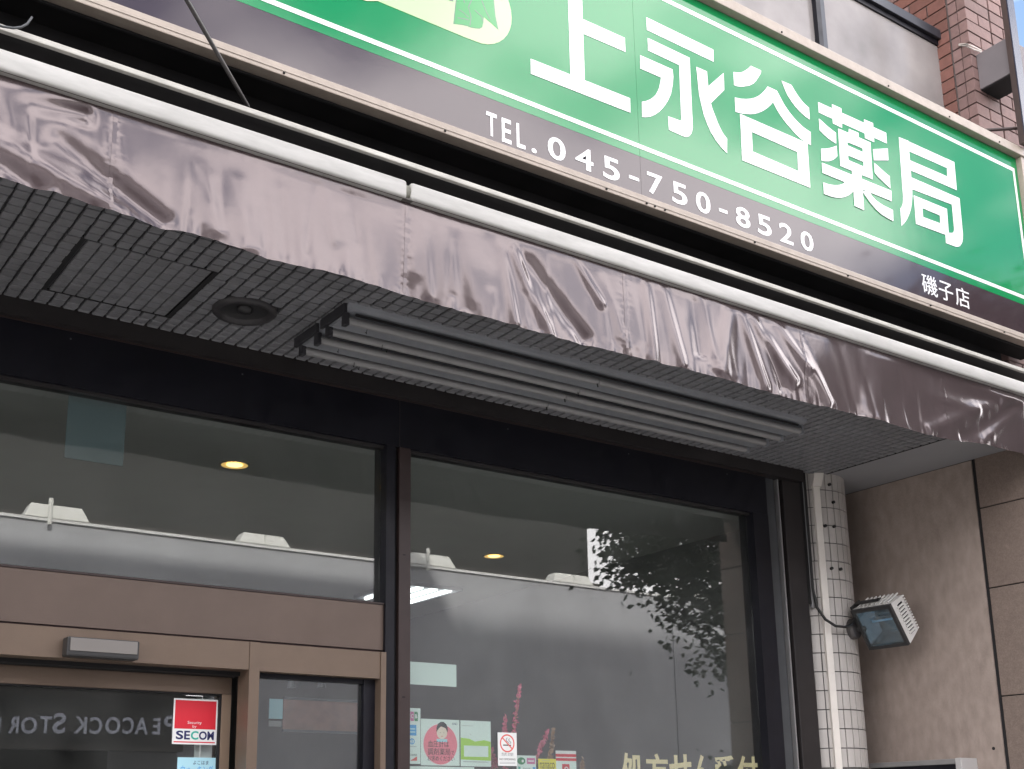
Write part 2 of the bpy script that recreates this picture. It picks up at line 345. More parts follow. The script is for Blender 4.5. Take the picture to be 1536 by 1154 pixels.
KANJI = {'上': [[[(2.6,4.716),(2.67,4.716),(2.668,4.251),(2.599,4.226)]],[[(2.664,4.553),(2.883,4.554),(2.883,4.491),(2.666,4.488)]],[[(2.412,4.28),(2.896,4.289),(2.894,4.225),(2.411,4.217)]]],'永': [[[(3.005,4.698),(3.381,4.694),(3.378,4.635),(3.005,4.639)]],[[(3.007,4.603),(3.237,4.6),(3.231,4.276),(3.226,4.257),(3.22,4.243),(3.208,4.229),(3.197,4.222),(3.186,4.218),(3.172,4.217),(3.097,4.219),(3.097,4.28),(3.16,4.283),(3.166,4.285),(3.169,4.29),(3.175,4.542),(3.006,4.545)]],[[(2.961,4.506),(3.135,4.507),(3.137,4.475),(3.132,4.438),(3.118,4.387),(3.098,4.348),(3.075,4.314),(3.05,4.285),(3.025,4.262),(3.0,4.245),(2.976,4.234),(2.956,4.228),(2.958,4.296),(2.98,4.307),(3.001,4.321),(3.019,4.337),(3.036,4.357),(3.049,4.379),(3.058,4.401),(3.065,4.425),(3.069,4.445),(2.958,4.445)]],[[(3.273,4.571),(3.333,4.572),(3.335,4.502),(3.433,4.602),(3.43,4.52),(3.345,4.427),(3.351,4.405),(3.363,4.38),(3.377,4.349),(3.395,4.32),(3.41,4.303),(3.427,4.29),(3.421,4.221),(3.388,4.238),(3.361,4.259),(3.335,4.288),(3.315,4.322),(3.299,4.361),(3.289,4.401),(3.279,4.451),(3.276,4.515)]]],'谷': [[[(3.495,4.63),(3.515,4.635),(3.535,4.642),(3.553,4.653),(3.572,4.668),(3.589,4.683),(3.606,4.702),(3.67,4.703),(3.666,4.687),(3.653,4.667),(3.635,4.642),(3.614,4.618),(3.589,4.6),(3.564,4.587),(3.54,4.576),(3.517,4.569),(3.493,4.566)]],[[(3.492,4.507),(3.527,4.513),(3.558,4.523),(3.59,4.536),(3.619,4.552),(3.642,4.569),(3.661,4.586),(3.683,4.61),(3.704,4.637),(3.762,4.637),(3.78,4.613),(3.801,4.586),(3.829,4.56),(3.861,4.538),(3.888,4.524),(3.916,4.513),(3.94,4.507),(3.966,4.504),(3.959,4.437),(3.928,4.439),(3.9,4.445),(3.869,4.457),(3.838,4.474),(3.806,4.493),(3.778,4.515),(3.752,4.541),(3.731,4.57),(3.709,4.544),(3.682,4.519),(3.657,4.499),(3.632,4.483),(3.606,4.469),(3.579,4.458),(3.536,4.445),(3.491,4.438)]],[[(3.798,4.7),(3.862,4.702),(3.877,4.684),(3.892,4.669),(3.907,4.656),(3.926,4.643),(3.946,4.633),(3.968,4.626),(3.966,4.566),(3.935,4.572),(3.907,4.583),(3.878,4.598),(3.853,4.617),(3.832,4.638),(3.817,4.661)]],[[(3.517,4.437),(3.936,4.438),(3.93,4.219),(3.51,4.217)],[(3.581,4.374),(3.865,4.371),(3.859,4.277),(3.577,4.28)]]],'薬': [[[(4.036,4.679),(4.514,4.685),(4.511,4.628),(4.034,4.625)]],[[(4.132,4.702),(4.196,4.703),(4.189,4.6),(4.126,4.602)]],[[(4.356,4.702),(4.42,4.704),(4.415,4.603),(4.349,4.602)]],[[(4.031,4.593),(4.054,4.585),(4.083,4.574),(4.11,4.566),(4.14,4.559),(4.136,4.503),(4.106,4.506),(4.08,4.512),(4.054,4.521),(4.028,4.534)]],[[(4.027,4.441),(4.057,4.451),(4.086,4.464),(4.111,4.477),(4.136,4.492),(4.135,4.439),(4.117,4.421),(4.098,4.408),(4.073,4.394),(4.049,4.386),(4.023,4.381)]],[[(4.16,4.587),(4.385,4.591),(4.374,4.398),(4.151,4.395)],[(4.214,4.537),(4.323,4.54),(4.323,4.52),(4.215,4.52)],[(4.211,4.468),(4.32,4.47),(4.318,4.445),(4.211,4.444)]],[[(4.236,4.611),(4.302,4.613),(4.3,4.58),(4.23,4.58)]],[[(4.401,4.561),(4.511,4.601),(4.507,4.538),(4.399,4.503)]],[[(4.399,4.489),(4.425,4.48),(4.453,4.47),(4.477,4.461),(4.504,4.454),(4.5,4.39),(4.468,4.402),(4.437,4.415),(4.413,4.425),(4.395,4.439)]],[[(4.024,4.37),(4.504,4.379),(4.499,4.324),(4.022,4.319)]],[[(4.23,4.43),(4.294,4.43),(4.288,4.216),(4.225,4.218)]],[[(4.02,4.272),(4.055,4.273),(4.09,4.28),(4.122,4.29),(4.148,4.303),(4.166,4.316),(4.187,4.336),(4.25,4.335),(4.236,4.307),(4.225,4.292),(4.205,4.274),(4.181,4.256),(4.155,4.242),(4.131,4.231),(4.099,4.222),(4.067,4.217),(4.019,4.215)]],[[(4.284,4.313),(4.341,4.322),(4.356,4.306),(4.378,4.294),(4.402,4.288),(4.43,4.283),(4.459,4.281),(4.501,4.279),(4.495,4.221),(4.451,4.225),(4.411,4.232),(4.376,4.246),(4.346,4.264),(4.32,4.284),(4.298,4.303)]]],'局': [[[(4.61,4.695),(4.682,4.699),(4.671,4.441),(4.666,4.403),(4.658,4.371),(4.648,4.338),(4.635,4.31),(4.619,4.283),(4.601,4.258),(4.581,4.236),(4.558,4.216),(4.563,4.307),(4.577,4.321),(4.586,4.34),(4.591,4.357),(4.594,4.382)]],[[(4.61,4.695),(5.043,4.701),(5.036,4.648),(4.675,4.642)]],[[(4.983,4.701),(5.043,4.701),(5.036,4.545),(4.963,4.546)]],[[(4.67,4.593),(4.973,4.599),(5.036,4.545),(4.668,4.539)]],[[(4.667,4.501),(5.05,4.505),(5.043,4.311),(5.038,4.285),(5.03,4.264),(5.019,4.249),(5.006,4.236),(4.991,4.228),(4.974,4.223),(4.896,4.221),(4.9,4.283),(4.932,4.285),(4.951,4.29),(4.966,4.297),(4.975,4.311),(4.977,4.324),(4.981,4.45),(4.662,4.438)]],[[(4.677,4.408),(4.933,4.413),(4.924,4.266),(4.672,4.258)],[(4.733,4.359),(4.87,4.359),(4.868,4.316),(4.732,4.311)]]]}
random.seed(7)
# ------------------------------------------------------------------ ground
def struct(name, bm, m, label=None):
    o = bm.build(name, m); o['kind'] = 'structure'
    if label: o['label'] = label
    return o
struct('ground', MB().box(-120, 160, -120, 160, -0.6, -0.14), M_pave, 'bare ground under the street and the blocks')
struct('road', MB().box(-120, 160, -2.6, 1.6, -0.3, -0.12), M_asphalt, 'dark asphalt road between the two rows of shops')
struct('pavement', MB().box(-120, 160, 1.75, 4.16, -0.3, 0.0), M_pave, 'paved footway in front of the pharmacy')
struct('pavement', MB().box(-120, 160, -6.0, -2.75, -0.3, 0.0), M_pave, 'paved footway in front of the store across the road')
struct('kerb', MB().box(-120, 160, 1.6, 1.75, -0.3, 0.004), M_kerb, 'stone kerb on the pharmacy side')
struct('kerb', MB().box(-120, 160, -2.75, -2.6, -0.3, 0.004), M_kerb, 'stone kerb on the far side')

# ------------------------------------------------------------------ the pharmacy building, its canopy and soffit
SZ = 3.33
bld = thing('pharmacy_building', (0, 4.3, 0), 'brick and plaster apartment building above the pharmacy', 'building')
box('upper_wall', -7, 5.56, 4.45, 14, 3.3, 7.2, M_plaster, bld)
box('top_storey', -7, 6.0, 3.45, 14, 7.204, 9.6, M_plaster, bld)
box('side_wall', -7, -1.2, 4.05, 14, 0, 3.3, M_plaster, bld)
box('balcony_slab', -7, 5.55, 3.44, 4.44, 4.50, 4.66, M_strip, bld)
box('back_wall', 5.0, 6.0, 4.75, 14, 0, 3.32, M_plaster, bld)
MB().add([(5.1,3.5,9.602),(5.98,3.5,9.602),(5.98,5.5,9.602),(5.1,5.5,9.602),(5.1,3.5,10.6),(5.5,3.5,10.6),(5.5,5.5,10.6),(5.1,5.5,10.6)],[(0,3,2,1),(4,5,6,7),(0,1,5,4),(1,2,6,5),(2,3,7,6),(3,0,4,7)]).build('shadow_roof_block', M_plaster, bld)  # added roof block, sloped to cast a diagonal shadow on the store
blk = thing('shading_block', (20, 18, 0), 'unseen tall plain block behind the pharmacy, sized to shade the store wall', 'building')  # unseen block, placed and sized for its shadow across the road
box('wall', 1, 60, 16, 26, 0, 15.4, M_plaster, blk); box('parapet', 0.9, 60.1, 15.9, 26.1, 15.401, 15.6, M_strip, blk)

can = thing('canopy', (2.5, 3.8, SZ), 'shallow flat canopy over the shopfront lined with small square grey tiles', 'canopy')
box('slab', -7, 5.486, 3.30, 4.44, 3.362, 3.86, M_strip, can)
box('recess_dark_board', -7, 5.48, 3.2895, 3.2995, 3.40, 3.858, M_signbox, can)  # dark board added to blacken the shaded recess behind the sign
box('grout_bed', -7, 5.052, 3.29, 4.24, 3.334, 3.358, M_grout, can)
box('plain_end_strip', 5.056, 5.486, 3.29, 4.60, 3.326, 3.358, M_strip, can)
box('edge_gasket', 5.046, 5.058, 3.29, 4.22, 3.322, 3.333, M_sealant, can)

PX = 0.05
HX0, HX1, HY0, HY1 = 0.956, 1.406, 3.556, 4.006      # inspection hatch
RC, RR = (1.60, 3.79), 0.112                           # round recessed light
def tile_mesh(w, d, h, name):
    b = MB(); b.box(-w/2, w/2, -d/2, d/2, -h, 0)
    return b.mesh(name, bevel=0.0035)
tmesh = [tile_mesh(0.0412 + 0.0005*i, 0.0442, 0.0105 + 0.0006*i, 'tile') for i in range(4)]
for t_ in tmesh: t_.materials.append(M_tile)
cells = []
ny = 19
for i in range(-36, 83):
    for j in range(ny):
        x = HX0 + PX*(i + 0.5); y = HY1 + 0.19 - PX*(j + 0.5) + 0.01
        if y < 3.30 or x > 5.04: continue
        if HX0 - 0.02 < x < HX1 + 0.02 and HY0 - 0.02 < y < HY1 + 0.02: continue
        if (x - RC[0])**2 + (y - RC[1])**2 < (RR - 0.004)**2: continue
        cells.append((x, y))
def vis(c):
    d = Vector((c[0], c[1], SZ)) - EYE
    v = Vector((_ex[0]*d.x + _ey[0]*d.y + _ez[0]*d.z, _ex[1]*d.x + _ey[1]*d.y + _ez[1]*d.z, _ex[2]*d.x + _ey[2]*d.y + _ez[2]*d.z))
    return PPX + FOC*v.x/v.z > -10 and c[1] > 3.37
near = sorted([c for c in cells if vis(c)], key=lambda c: (Vector((c[0], c[1], SZ)) - EYE).length)[:295]
nearset = set(near)
for c in near:
    o = link('tile', random.choice(tmesh), None, can, (c[0] + random.uniform(-.0012, .0012), c[1] + random.uniform(-.0012, .0012), SZ + 0.004), (random.gauss(0, .012), random.gauss(0, .012), random.gauss(0, .008)))
rest = MB()
for c in cells:
    if c in nearset: continue
    m_ = Matrix.Translation((c[0] + random.uniform(-.0012, .0012), c[1] + random.uniform(-.0012, .0012), SZ + 0.004)) @ Matrix.Rotation(random.gauss(0, .012), 4, 'X') @ Matrix.Rotation(random.gauss(0, .012), 4, 'Y')
    w, d, h, b = 0.0208, 0.0221, 0.011, 0.003
    vs = [m_ @ Vector(p) for p in ((-w,-d,0),(w,-d,0),(w,d,0),(-w,d,0),(-w,-d,-h+b),(w,-d,-h+b),(w,d,-h+b),(-w,d,-h+b),(-w+b,-d+b,-h),(w-b,-d+b,-h),(w-b,d-b,-h),(-w+b,d-b,-h))]
    rest.add(vs, [(0,4,5,1),(1,5,6,2),(2,6,7,3),(3,7,4,0),(4,8,9,5),(5,9,10,6),(6,10,11,7),(7,11,8,4),(8,11,10,9)])
tag(rest.build('far_tiles', M_tile, can, recalc=True), kind='stuff')

hat = thing('inspection_hatch', ((HX0+HX1)/2, (HY0+HY1)/2, SZ), 'square tiled inspection hatch with dark gaps round it in the canopy soffit', 'hatch')
fr = MB(); 
for a in ((HX0-.006, HX0+.014, HY0-.006, HY1+.006), (HX1-.014, HX1+.006, HY0-.006, HY1+.006)): fr.box(a[0], a[1], a[2], a[3], SZ-.0035, SZ+.0035)
for a in ((HX0+.0142, HX1-.0142, HY0-.006, HY0+.007), (HX0+.0142, HX1-.0142, HY1-.005, HY1+.006)): fr.box(a[0], a[1], a[2], a[3], SZ-.0035, SZ+.0035)
fr.build('frame', M_gap, hat)
for i in range(9):
    for j in range(9):
        x = HX0 + .0205 + (HX1-HX0-.041)*(i+.5)/9; y = HY0 + .009 + (HY1-HY0-.018)*(j+.5)/9
        o = link('tile', tmesh[(i*j) % 2], None, hat, (x, y, SZ + 0.0045), (random.gauss(0, .01), random.gauss(0, .01), 0))

rl = thing('recessed_downlight', (RC[0], RC[1], SZ), 'round dark recessed downlight, unlit, in the tiled canopy soffit', 'ceiling light')
MB().ring_z(RC, [(RR, SZ+.004), (RR+.002, SZ-.014), (RR-.006, SZ-.022), (RR-.022, SZ-.022), (RR-.03, SZ-.008)]).build('trim_ring', mat('dark_trim_ring', (0.035, 0.033, 0.035), 0.5), rl, smooth=True)
MB().ring_z(RC, [(RR-.03, SZ-.008), (RR-.045, SZ+.0), (0.02, SZ+.001)]).build('baffle', mat('dark_baffle', (0.02, 0.02, 0.021), 0.5), rl, smooth=True)
MB().ring_z(RC, [(0.028, SZ+.0005), (0.026, SZ-.012), (0.012, SZ-.018), (0.0005, SZ-.019)], 20).build('lamp_bulb', mat('unlit_bulb', (0.015, 0.015, 0.016), 0.3), rl, smooth=True)

# ------------------------------------------------------------------ fluorescent fixtures under the soffit
M_sock = mat('dark_grey_bracket', (0.035, 0.035, 0.04), 0.5)
def fixture(x0, x1, yc, label):
    f = thing('fluorescent_fixture', ((x0+x1)/2, yc, SZ), label, 'light fixture', 'fluorescent fixtures under the canopy')
    w = 0.105; xm = (x0+x1)/2 - .03
    MB().prism_x([(yc-w, SZ-.001), (yc+w, SZ-.001), (yc+w-.010, SZ-.018), (yc+.030, SZ-.054), (yc-.030, SZ-.054), (yc-w+.010, SZ-.018)], x0, x1).build('body', M_fix, f, bevel=0.002)
    for s in (-1, 1):
        yt = yc + s*0.062
        for ta, tb in ((x0+.012, xm-.0015), (xm+.0015, x1-.012)):
            MB().tube([(ta, yt, SZ-.058), (tb, yt, SZ-.058)], 0.0152, 14).build('tube', M_tubeglass, f, smooth=True)
        MB().tube([(xm-.010, yt-.012, SZ-.0745), (xm+.004, yt+.002, SZ-.0790), (xm+.010, yt+.010, SZ-.0750)], .0028, 6).build('tube_clip', M_black, f)
        for e, sx in ((x0, 1), (x1, -1)):
            MB().box(e + min(0, sx*.018), e + max(0, sx*.018), yt-.0152, yt+.0152, SZ-(.080 if e < 2.2 else .0745), SZ-.034).build('socket', M_sock if e < 2.2 else M_fix, f, bevel=0.003)
        MB().box(x0+.04, x1-.04, yt+s*.0165-.0035, yt+s*.0165+.0035, SZ-.042, SZ-.035).build('dark_gap_bar', M_gap, f)  # solid black bar standing in for the dark gap beside each tube
    for k, dy in ((0.10, -.055), (0.22, .045), (0.25, .06)):
        MB().tube([(x0+k, yc+dy, SZ-.068), (x0+k+.004, yc+dy+.012, SZ-.082), (x0+k+.003, yc+dy+.018, SZ-.074)], 0.0014, 5).build('hook', M_black, f)
    MB().box(x0-.012, x0-.0005, yc-.092, yc+.092, SZ-.042, SZ-.004).build('end_plate', M_sock, f)
    return f
fixture(1.875, 4.245, 3.628, 'long twin fluorescent fixture nearer the awning valance')
fixture(1.875, 4.245, 3.842, 'long twin fluorescent fixture nearer the shop glass')

# ------------------------------------------------------------------ awning
aw = thing('awning', (2.4, 3.1, 3.5), 'retracted awning with white front bar and wrinkled glossy brown valance', 'awning')
def bar(name, x0, x1, yc, zc, ry, rz, m, seg=20):
    b = MB(); prof = [(yc + ry*math.cos(2*math.pi*k/seg), zc + rz*math.sin(2*math.pi*k/seg)) for k in range(seg)]
    n = len(prof); b.add([(x, y, z) for x in (x0, x0+.002, x1-.002, x1) for y, z in prof], [(i*n+k, i*n+(k+1) % n, (i+1)*n+(k+1) % n, (i+1)*n+k) for i in range(3) for k in range(n)] + [tuple(range(n-1, -1, -1)), tuple(range(3*n, 4*n))])
    return b.build(name, m, aw, smooth=True)
BZ = 3.545
def bar2(x0, x1):
    n = 24; prof = []
    for k in range(n):
        a = 2*math.pi*k/n; cx, sz_ = math.cos(a), math.sin(a)
        prof.append((3.112 + 0.030*math.copysign(abs(cx)**0.35, cx), BZ + 0.033*math.copysign(abs(sz_)**0.35, sz_)))
    b = MB()
    xs = [x0, x0 + .004] + [x0 + .012] + [x1 - .012, x1 - .004, x1]; sc = [0.80, 0.95, 1, 1, 0.95, 0.80]
    vs = []; 
    for x, s in zip(xs, sc):
        for y, z in prof: vs.append((x, 3.112 + (y-3.112)*s, BZ + (z-BZ)*s))
    fs = [(i*n+k, i*n+(k+1) % n, (i+1)*n+(k+1) % n, (i+1)*n+k) for i in range(len(xs)-1) for k in range(n)] + [tuple(range(n-1, -1, -1)), tuple(range((len(xs)-1)*n, len(xs)*n))]
    b.add(vs, fs); return b.build('front_bar', M_white_bar, aw, smooth=True)
bar2(-3.0, 1.846); bar2(1.862, 5.46)
bar('bar_joint', 1.84, 1.868, 3.112, BZ, 0.0255, 0.028, mat('mouldy_joint', (0.16, 0.16, 0.13), 0.7, var=0.5, vscale=40))
MB().prism_x([(3.083, 3.630), (3.100, 3.630), (3.100, 3.648), (3.083, 3.648)], -3.0, 5.46).build('top_rail', M_rail, aw, bevel=0.003)
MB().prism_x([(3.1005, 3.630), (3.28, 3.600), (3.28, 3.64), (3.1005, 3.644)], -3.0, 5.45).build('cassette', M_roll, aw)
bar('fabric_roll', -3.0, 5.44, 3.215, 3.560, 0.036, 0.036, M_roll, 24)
MB().prism_x([(3.09, 3.5185), (3.135, 3.5185), (3.135, 3.5125), (3.09, 3.5125)], -3.0, 5.455).build('valance_channel', mat('mouldy_channel', (0.10, 0.095, 0.085), 0.8, var=0.6, vscale=50, stretch=(.6, 1, 1)), aw)

HEM = [(-3.0, 3.20), (0.0, 3.205), (0.612, 3.209), (0.749, 3.210), (0.894, 3.199), (1.036, 3.193), (1.164, 3.200), (1.372, 3.187), (1.621, 3.198), (2.085, 3.187), (2.503, 3.182), (2.972, 3.184), (3.318, 3.183), (3.694, 3.176), (4.108, 3.187), (4.56, 3.186), (5.065, 3.214), (5.30, 3.222), (5.5, 3.222)]
def hem(x):
    for (a, za), (b, zb) in zip(HEM, HEM[1:]):
        if a <= x <= b:
            t = (x-a)/(b-a); t = t*t*(3-2*t); return za + t*(zb-za)
    return 3.2
# folds: (top px, bottom px) sight points on the cloth, depth, half width
FOLDS = []
def fold(p, q, amp, w): FOLDS.append((at(*p, 3.1), at(*q, 3.1), amp, w*1.05))
for a in (((757,372),(778,482),.006,.020), ((776,378),(832,502),.013,.026), ((800,392),(884,506),-.013,.034), ((790,385),(818,490),-.006,.02), ((872,395),(905,452),.007,.018), ((973,428),(986,546),.010,.024), ((1000,436),(1026,548),.011,.028),
          ((1102,465),(1086,560),.013,.042), ((1115,468),(1150,580),.011,.024), ((1130,472),(1192,572),.013,.028), ((1140,475),(1175,580),-.007,.022), ((1168,485),(1212,552),.011,.026), ((1205,520),(1245,605),.010,.03),
          ((95,205),(245,335),-.016,.040), ((-20,195),(238,342),.014,.036), ((-20,232),(60,285),-.010,.03), ((50,150),(130,165),-.010,.03), ((300,250),(330,345),.004,.03), ((360,270),(380,370),.005,.04), ((430,285),(445,400),-.004,.035), ((520,320),(530,420),.004,.03),
          ((640,345),(650,440),.005,.022), ((690,360),(705,460),-.005,.028), ((1260,510),(1290,620),-.008,.06), ((1330,530),(1325,630),.006,.07), ((1405,565),(1500,600),-.007,.034), ((1400,590),(1470,612),.006,.030), ((1536,590),(1400,648),.009,.036), ((1545,600),(1450,660),-.008,.034), ((1536,612),(1480,665),.007,.028), ((1420,570),(1536,602),.007,.026),
          ((910,420),(945,520),.003,.02), ((1045,448),(1055,530),-.006,.03), ((1060,452),(1075,540),.004,.02)):
    fold(*a)
rv = random.Random(3)
for k in range(150):
    x = rv.uniform(0.5, 5.3); z1 = rv.uniform(3.30, 3.48); dz = rv.uniform(.12, .28); FOLDS.append((Vector((x, 3.1, z1)), Vector((x + rv.gauss(.02, .02), 3.1, z1-dz)), rv.choice((-1, 1))*rv.uniform(.0005, .0018), rv.uniform(.010, .030)))
SEAMS = [0.10, 0.903, 1.859, 2.786, 3.735, 4.693]
def vdisp(x, z, t):
    d = 0.010*math.sin(x*2.1+.4)*t + 0.004*math.sin(x*7.3+z*9)*t + 0.0016*noise.noise(Vector((x*9, 2, z*6))) + 0.006*noise.noise(Vector((x*3.1, 7, z*2.2)))
    for A, B, amp, w in FOLDS:
        if abs(x - (A.x+B.x)/2) > abs(A.x-B.x)/2 + 4*w: continue
        vx, vz = B.x-A.x, B.z-A.z; l2 = vx*vx+vz*vz; l = math.sqrt(l2)
        s = ((x-A.x)*vx + (z-A.z)*vz)/l2; u = ((x-A.x)*vz - (z-A.z)*vx)/l
        env = math.exp(-max(0, -s)**2*l2/(.03**2)) * math.exp(-max(0, s-1)**2*l2/(.02**2)) * (0.35 + 0.65*min(1, max(0, s)))
        uu = u/w; d += amp*env*math.exp(-uu*uu)*(1 + 0.6*uu)
    for sx in SEAMS:
        u = (x-sx)/.010
        if abs(u) < 4: d += 0.0012*math.exp(-u*u) + 0.0010*math.exp(-((x-sx)/.03)**2)*noise.noise(Vector((x*20, 5, z*70)))
    p = max(0, (t-.86)/.14)
    d += p*0.0030*noise.noise(Vector((x*38, 1, 3))) + p*0.003*noise.noise(Vector((x*13, 4, 3)))
    p2 = max(0, (0.10-t)/.10)
    d += p2*0.0018*noise.noise(Vector((x*42, 9, 3)))
    return d
def valance():
    xs = []; x = -3.0
    while x < 0.55: xs.append(x); x += 0.03
    while x < 5.46: xs.append(x); x += 0.0062
    nz = 52; b = MB(); n = nz+1
    for x in xs:
        zb = hem(x) + 0.0025*noise.noise(Vector((x*22, 0, 0)))
        for k in range(n):
            t = k/nz; z = 3.5155 + (zb-3.5155)*t
            y = 3.108 - vdisp(x, z, t)*min(1, t*9)
            if x > 5.30: y += (x-5.30)**1.5*0.6*(0.3+t)
            b.v.append((x, y, z))
    for i in range(len(xs)-1):
        for k in range(nz): b.f.append((i*n+k, i*n+k+1, (i+1)*n+k+1, (i+1)*n+k))
    o = b.build('valance', M_vinyl, aw, smooth=True, recalc=False)
    # hem stitching and seam strips as sub-parts
    for sx in SEAMS:
        s = MB()
        for k in range(19):
            t = .02 + .96*k/18; z = 3.5155 + (hem(sx)-3.5155)*t
            y = 3.108 - vdisp(sx, z, t)*min(1, t*9) - .0011
            s.v += [(sx-.006, y+.0006, z), (sx+.006, y+.0006, z)]
        s.f = [(2*k, 2*k+2, 2*k+3, 2*k+1) for k in range(18)]
        s.build('seam', M_vinyl, o, recalc=False)
    return o
valance()

# ------------------------------------------------------------------ sign board
SY = 3.15  # sign coordinates, characters included, scaled up about the camera to this depth
sg = thing('sign_board', (1.2, 3.2, 3.8254), 'long green and brown pharmacy sign board with large white characters', 'sign')
for x0, x1 in ((-3.0, 2.9339), (2.935, 5.6091)):
    box('green_panel', x0, x1, SY, SY+.012, 4.0501, 4.9037, M_green, sg)
    box('brown_panel', x0, x1, SY, SY+.012, 3.8621, 4.0491, M_brownband, sg)
box('panel_joint', 2.9340, 2.9349, SY+.003, SY+.010, 3.8621, 4.9037, M_leafline, sg)
box('frame_bottom', -3.0, 5.6543, 3.122, 3.17, 3.8254, 3.8658, M_cream_frame, sg, bevel=.003)
box('frame_lip', -3.0, 5.6543, 3.1197, 3.1218, 3.8401, 3.8495, M_cream_frame, sg)
box('frame_top', -3.0, 5.6543, 3.112, 3.17, 4.9047, 4.9541, M_cream_frame, sg, bevel=.003)
box('frame_end', 5.6096, 5.6543, 3.120, 3.17, 3.8663, 4.9037, M_cream_frame, sg, bevel=.002)
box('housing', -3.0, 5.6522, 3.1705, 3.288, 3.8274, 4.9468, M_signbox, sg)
box('drip_edge', -3.0, 5.649, 3.1715, 3.18, 3.8196, 3.8269, M_gap, sg)
for x in [1.4175, 2.016, 2.73, 2.9295, 2.9715, 3.024, 3.5175, 4.095, 4.6725, 5.25]: box('screw', x-.003, x+.003, 3.1155, 3.1217, 3.8306, 3.8364, M_sealant, sg)
for x in [3.78, 4.515, 4.9875, 5.4075]: box('screw', x-.003, x+.003, 3.1075, 3.1115, 4.9121, 4.9184, M_sealant, sg)
box('border_line', -3.0, 5.564, SY-.0012, SY-.0002, 4.0837, 4.1025, M_white_film, sg)
box('border_line', -3.0, 5.564, SY-.0012, SY-.0002, 4.8166, 4.8376, M_white_film, sg)
box('border_line', 5.5645, 5.5823, SY-.0012, SY-.0002, 4.0837, 4.8376, M_white_film, sg)
for ch, polys in KANJI.items():
    b = MB()
    for i, loops in enumerate(polys): b.plate(loops, SY - .0016 - .00025*i, SY - .0003)
    b.build('character', M_white_film, sg, recalc=False)
for ch, x0, x1, z0, z1 in [('T', 2.2092, 2.2533, 3.8999, 3.9923), ('E', 2.2753, 2.3163, 3.8946, 3.9902), ('L', 2.3405, 2.3783, 3.8946, 3.9912), ('.', 2.4066, 2.4287, 3.8946, 3.9125), ('0', 2.4811, 2.5631, 3.8999, 3.9912), ('4', 2.6103, 2.6954, 3.902, 3.9923), ('5', 2.7426, 2.8245, 3.9009, 3.9944), ('-', 2.8728, 2.9232, 3.9367, 3.9503), ('7', 2.9673, 3.046, 3.9052, 3.9954), ('5', 3.0964, 3.1763, 3.903, 3.9965), ('0', 3.2256, 3.3043, 3.903, 3.9954), ('-', 3.3537, 3.3999, 3.9377, 3.9524), ('8', 3.4493, 3.5312, 3.9041, 3.9944), ('5', 3.5763, 3.6582, 3.9041, 3.9954), ('2', 3.7086, 3.7894, 3.9041, 3.9944), ('0', 3.8399, 3.9186, 3.9052, 3.9944)]:
    if ch == '-': box('character', x0, x1, SY-.0018, SY-.0003, z0, z1, M_white_film, sg)
    else: glyph('character', ch, 0.014, x0, x1, z0, z1, SY-.0003, M_white_film, sg)
for ch, x0, x1, z0, z1 in [('磯', 4.6694, 4.7828, 3.9093, 4.0102), ('子', 4.7975, 4.9056, 3.9114, 4.007), ('店', 4.9245, 5.0347, 3.9093, 4.0102)]: glyph('character', ch, 0.0, x0, x1, z0, z1, SY-.0003, M_white_film, sg)
# emblem: pale rounded tablet, a stroke of lettering and a leaf
cxp, czp, rp = 2.163, 4.4218, 0.1659
pill = [(-.6, 4.259), (2.121, 4.2558)] + [(cxp + rp*math.cos(a), czp + rp*math.sin(a)) for a in [math.radians(-80 + 10*k) for k in range(17)]] + [(2.121, 4.5877), (-.6, 4.5877)]
MB().plate([pill], SY-.0014, SY-.0003).build('emblem_tablet', M_pale_film, sg, recalc=False)
MB().plate([[(1.68 + .20*math.cos(2*math.pi*k/28), 4.4743 + .2415*math.sin(2*math.pi*k/28)) for k in range(28)]], SY-.0019, SY-.0015).build('emblem_disc', M_cream_film, sg, recalc=False)
lf = [(2.0748, 4.2926), (2.0801, 4.343), (2.0864, 4.3976), (2.0948, 4.469), (2.121, 4.5005), (2.1735, 4.5163), (2.226, 4.5005), (2.247, 4.4638), (2.2533, 4.3955), (2.2649, 4.3462), (2.2365, 4.3598), (2.2029, 4.3724), (2.2008, 4.3556), (2.1956, 4.3283), (2.184, 4.3178), (2.1651, 4.3115), (2.1473, 4.3073), (2.1315, 4.3073), (2.1105, 4.3031)]
MB().plate([lf], SY-.0022, SY-.0015).build('emblem_leaf', M_leaf_film, sg, recalc=False)
cen = (sum(p[0] for p in lf)/len(lf), sum(p[1] for p in lf)/len(lf))
lf2 = [((p[0]-cen[0])*1.04+cen[0], (p[1]-cen[1])*1.03+cen[1]) for p in lf]
MB().plate([lf2], SY-.0018, SY-.00145).build('emblem_leaf_outline', M_leafline, sg, recalc=False)
vb = MB()
for pts in [[(2.142, 4.3115), (2.1473, 4.3483), (2.1368, 4.385), (2.1525, 4.427), (2.184, 4.469)], [(2.1368, 4.3325), (2.1105, 4.3273), (2.0895, 4.322)], [(2.1368, 4.343), (2.1158, 4.3535), (2.0948, 4.3587)], [(2.1945, 4.4375), (2.2155, 4.3955), (2.2313, 4.3745)], [(2.163, 4.385), (2.1945, 4.3693), (2.2008, 4.3483)], [(2.121, 4.3955), (2.1, 4.4375)]]:
    for a, c in zip(pts, pts[1:]):
        d = Vector((c[0]-a[0], c[1]-a[1])).normalized()*.0016; vb.plate([[(a[0]-d.y, a[1]+d.x), (a[0]+d.y, a[1]-d.x), (c[0]+d.y, c[1]-d.x), (c[0]-d.y, c[1]+d.x)]], SY-.0026, SY-.00225)
vb.build('emblem_leaf_vein', M_leafline, sg, recalc=False)
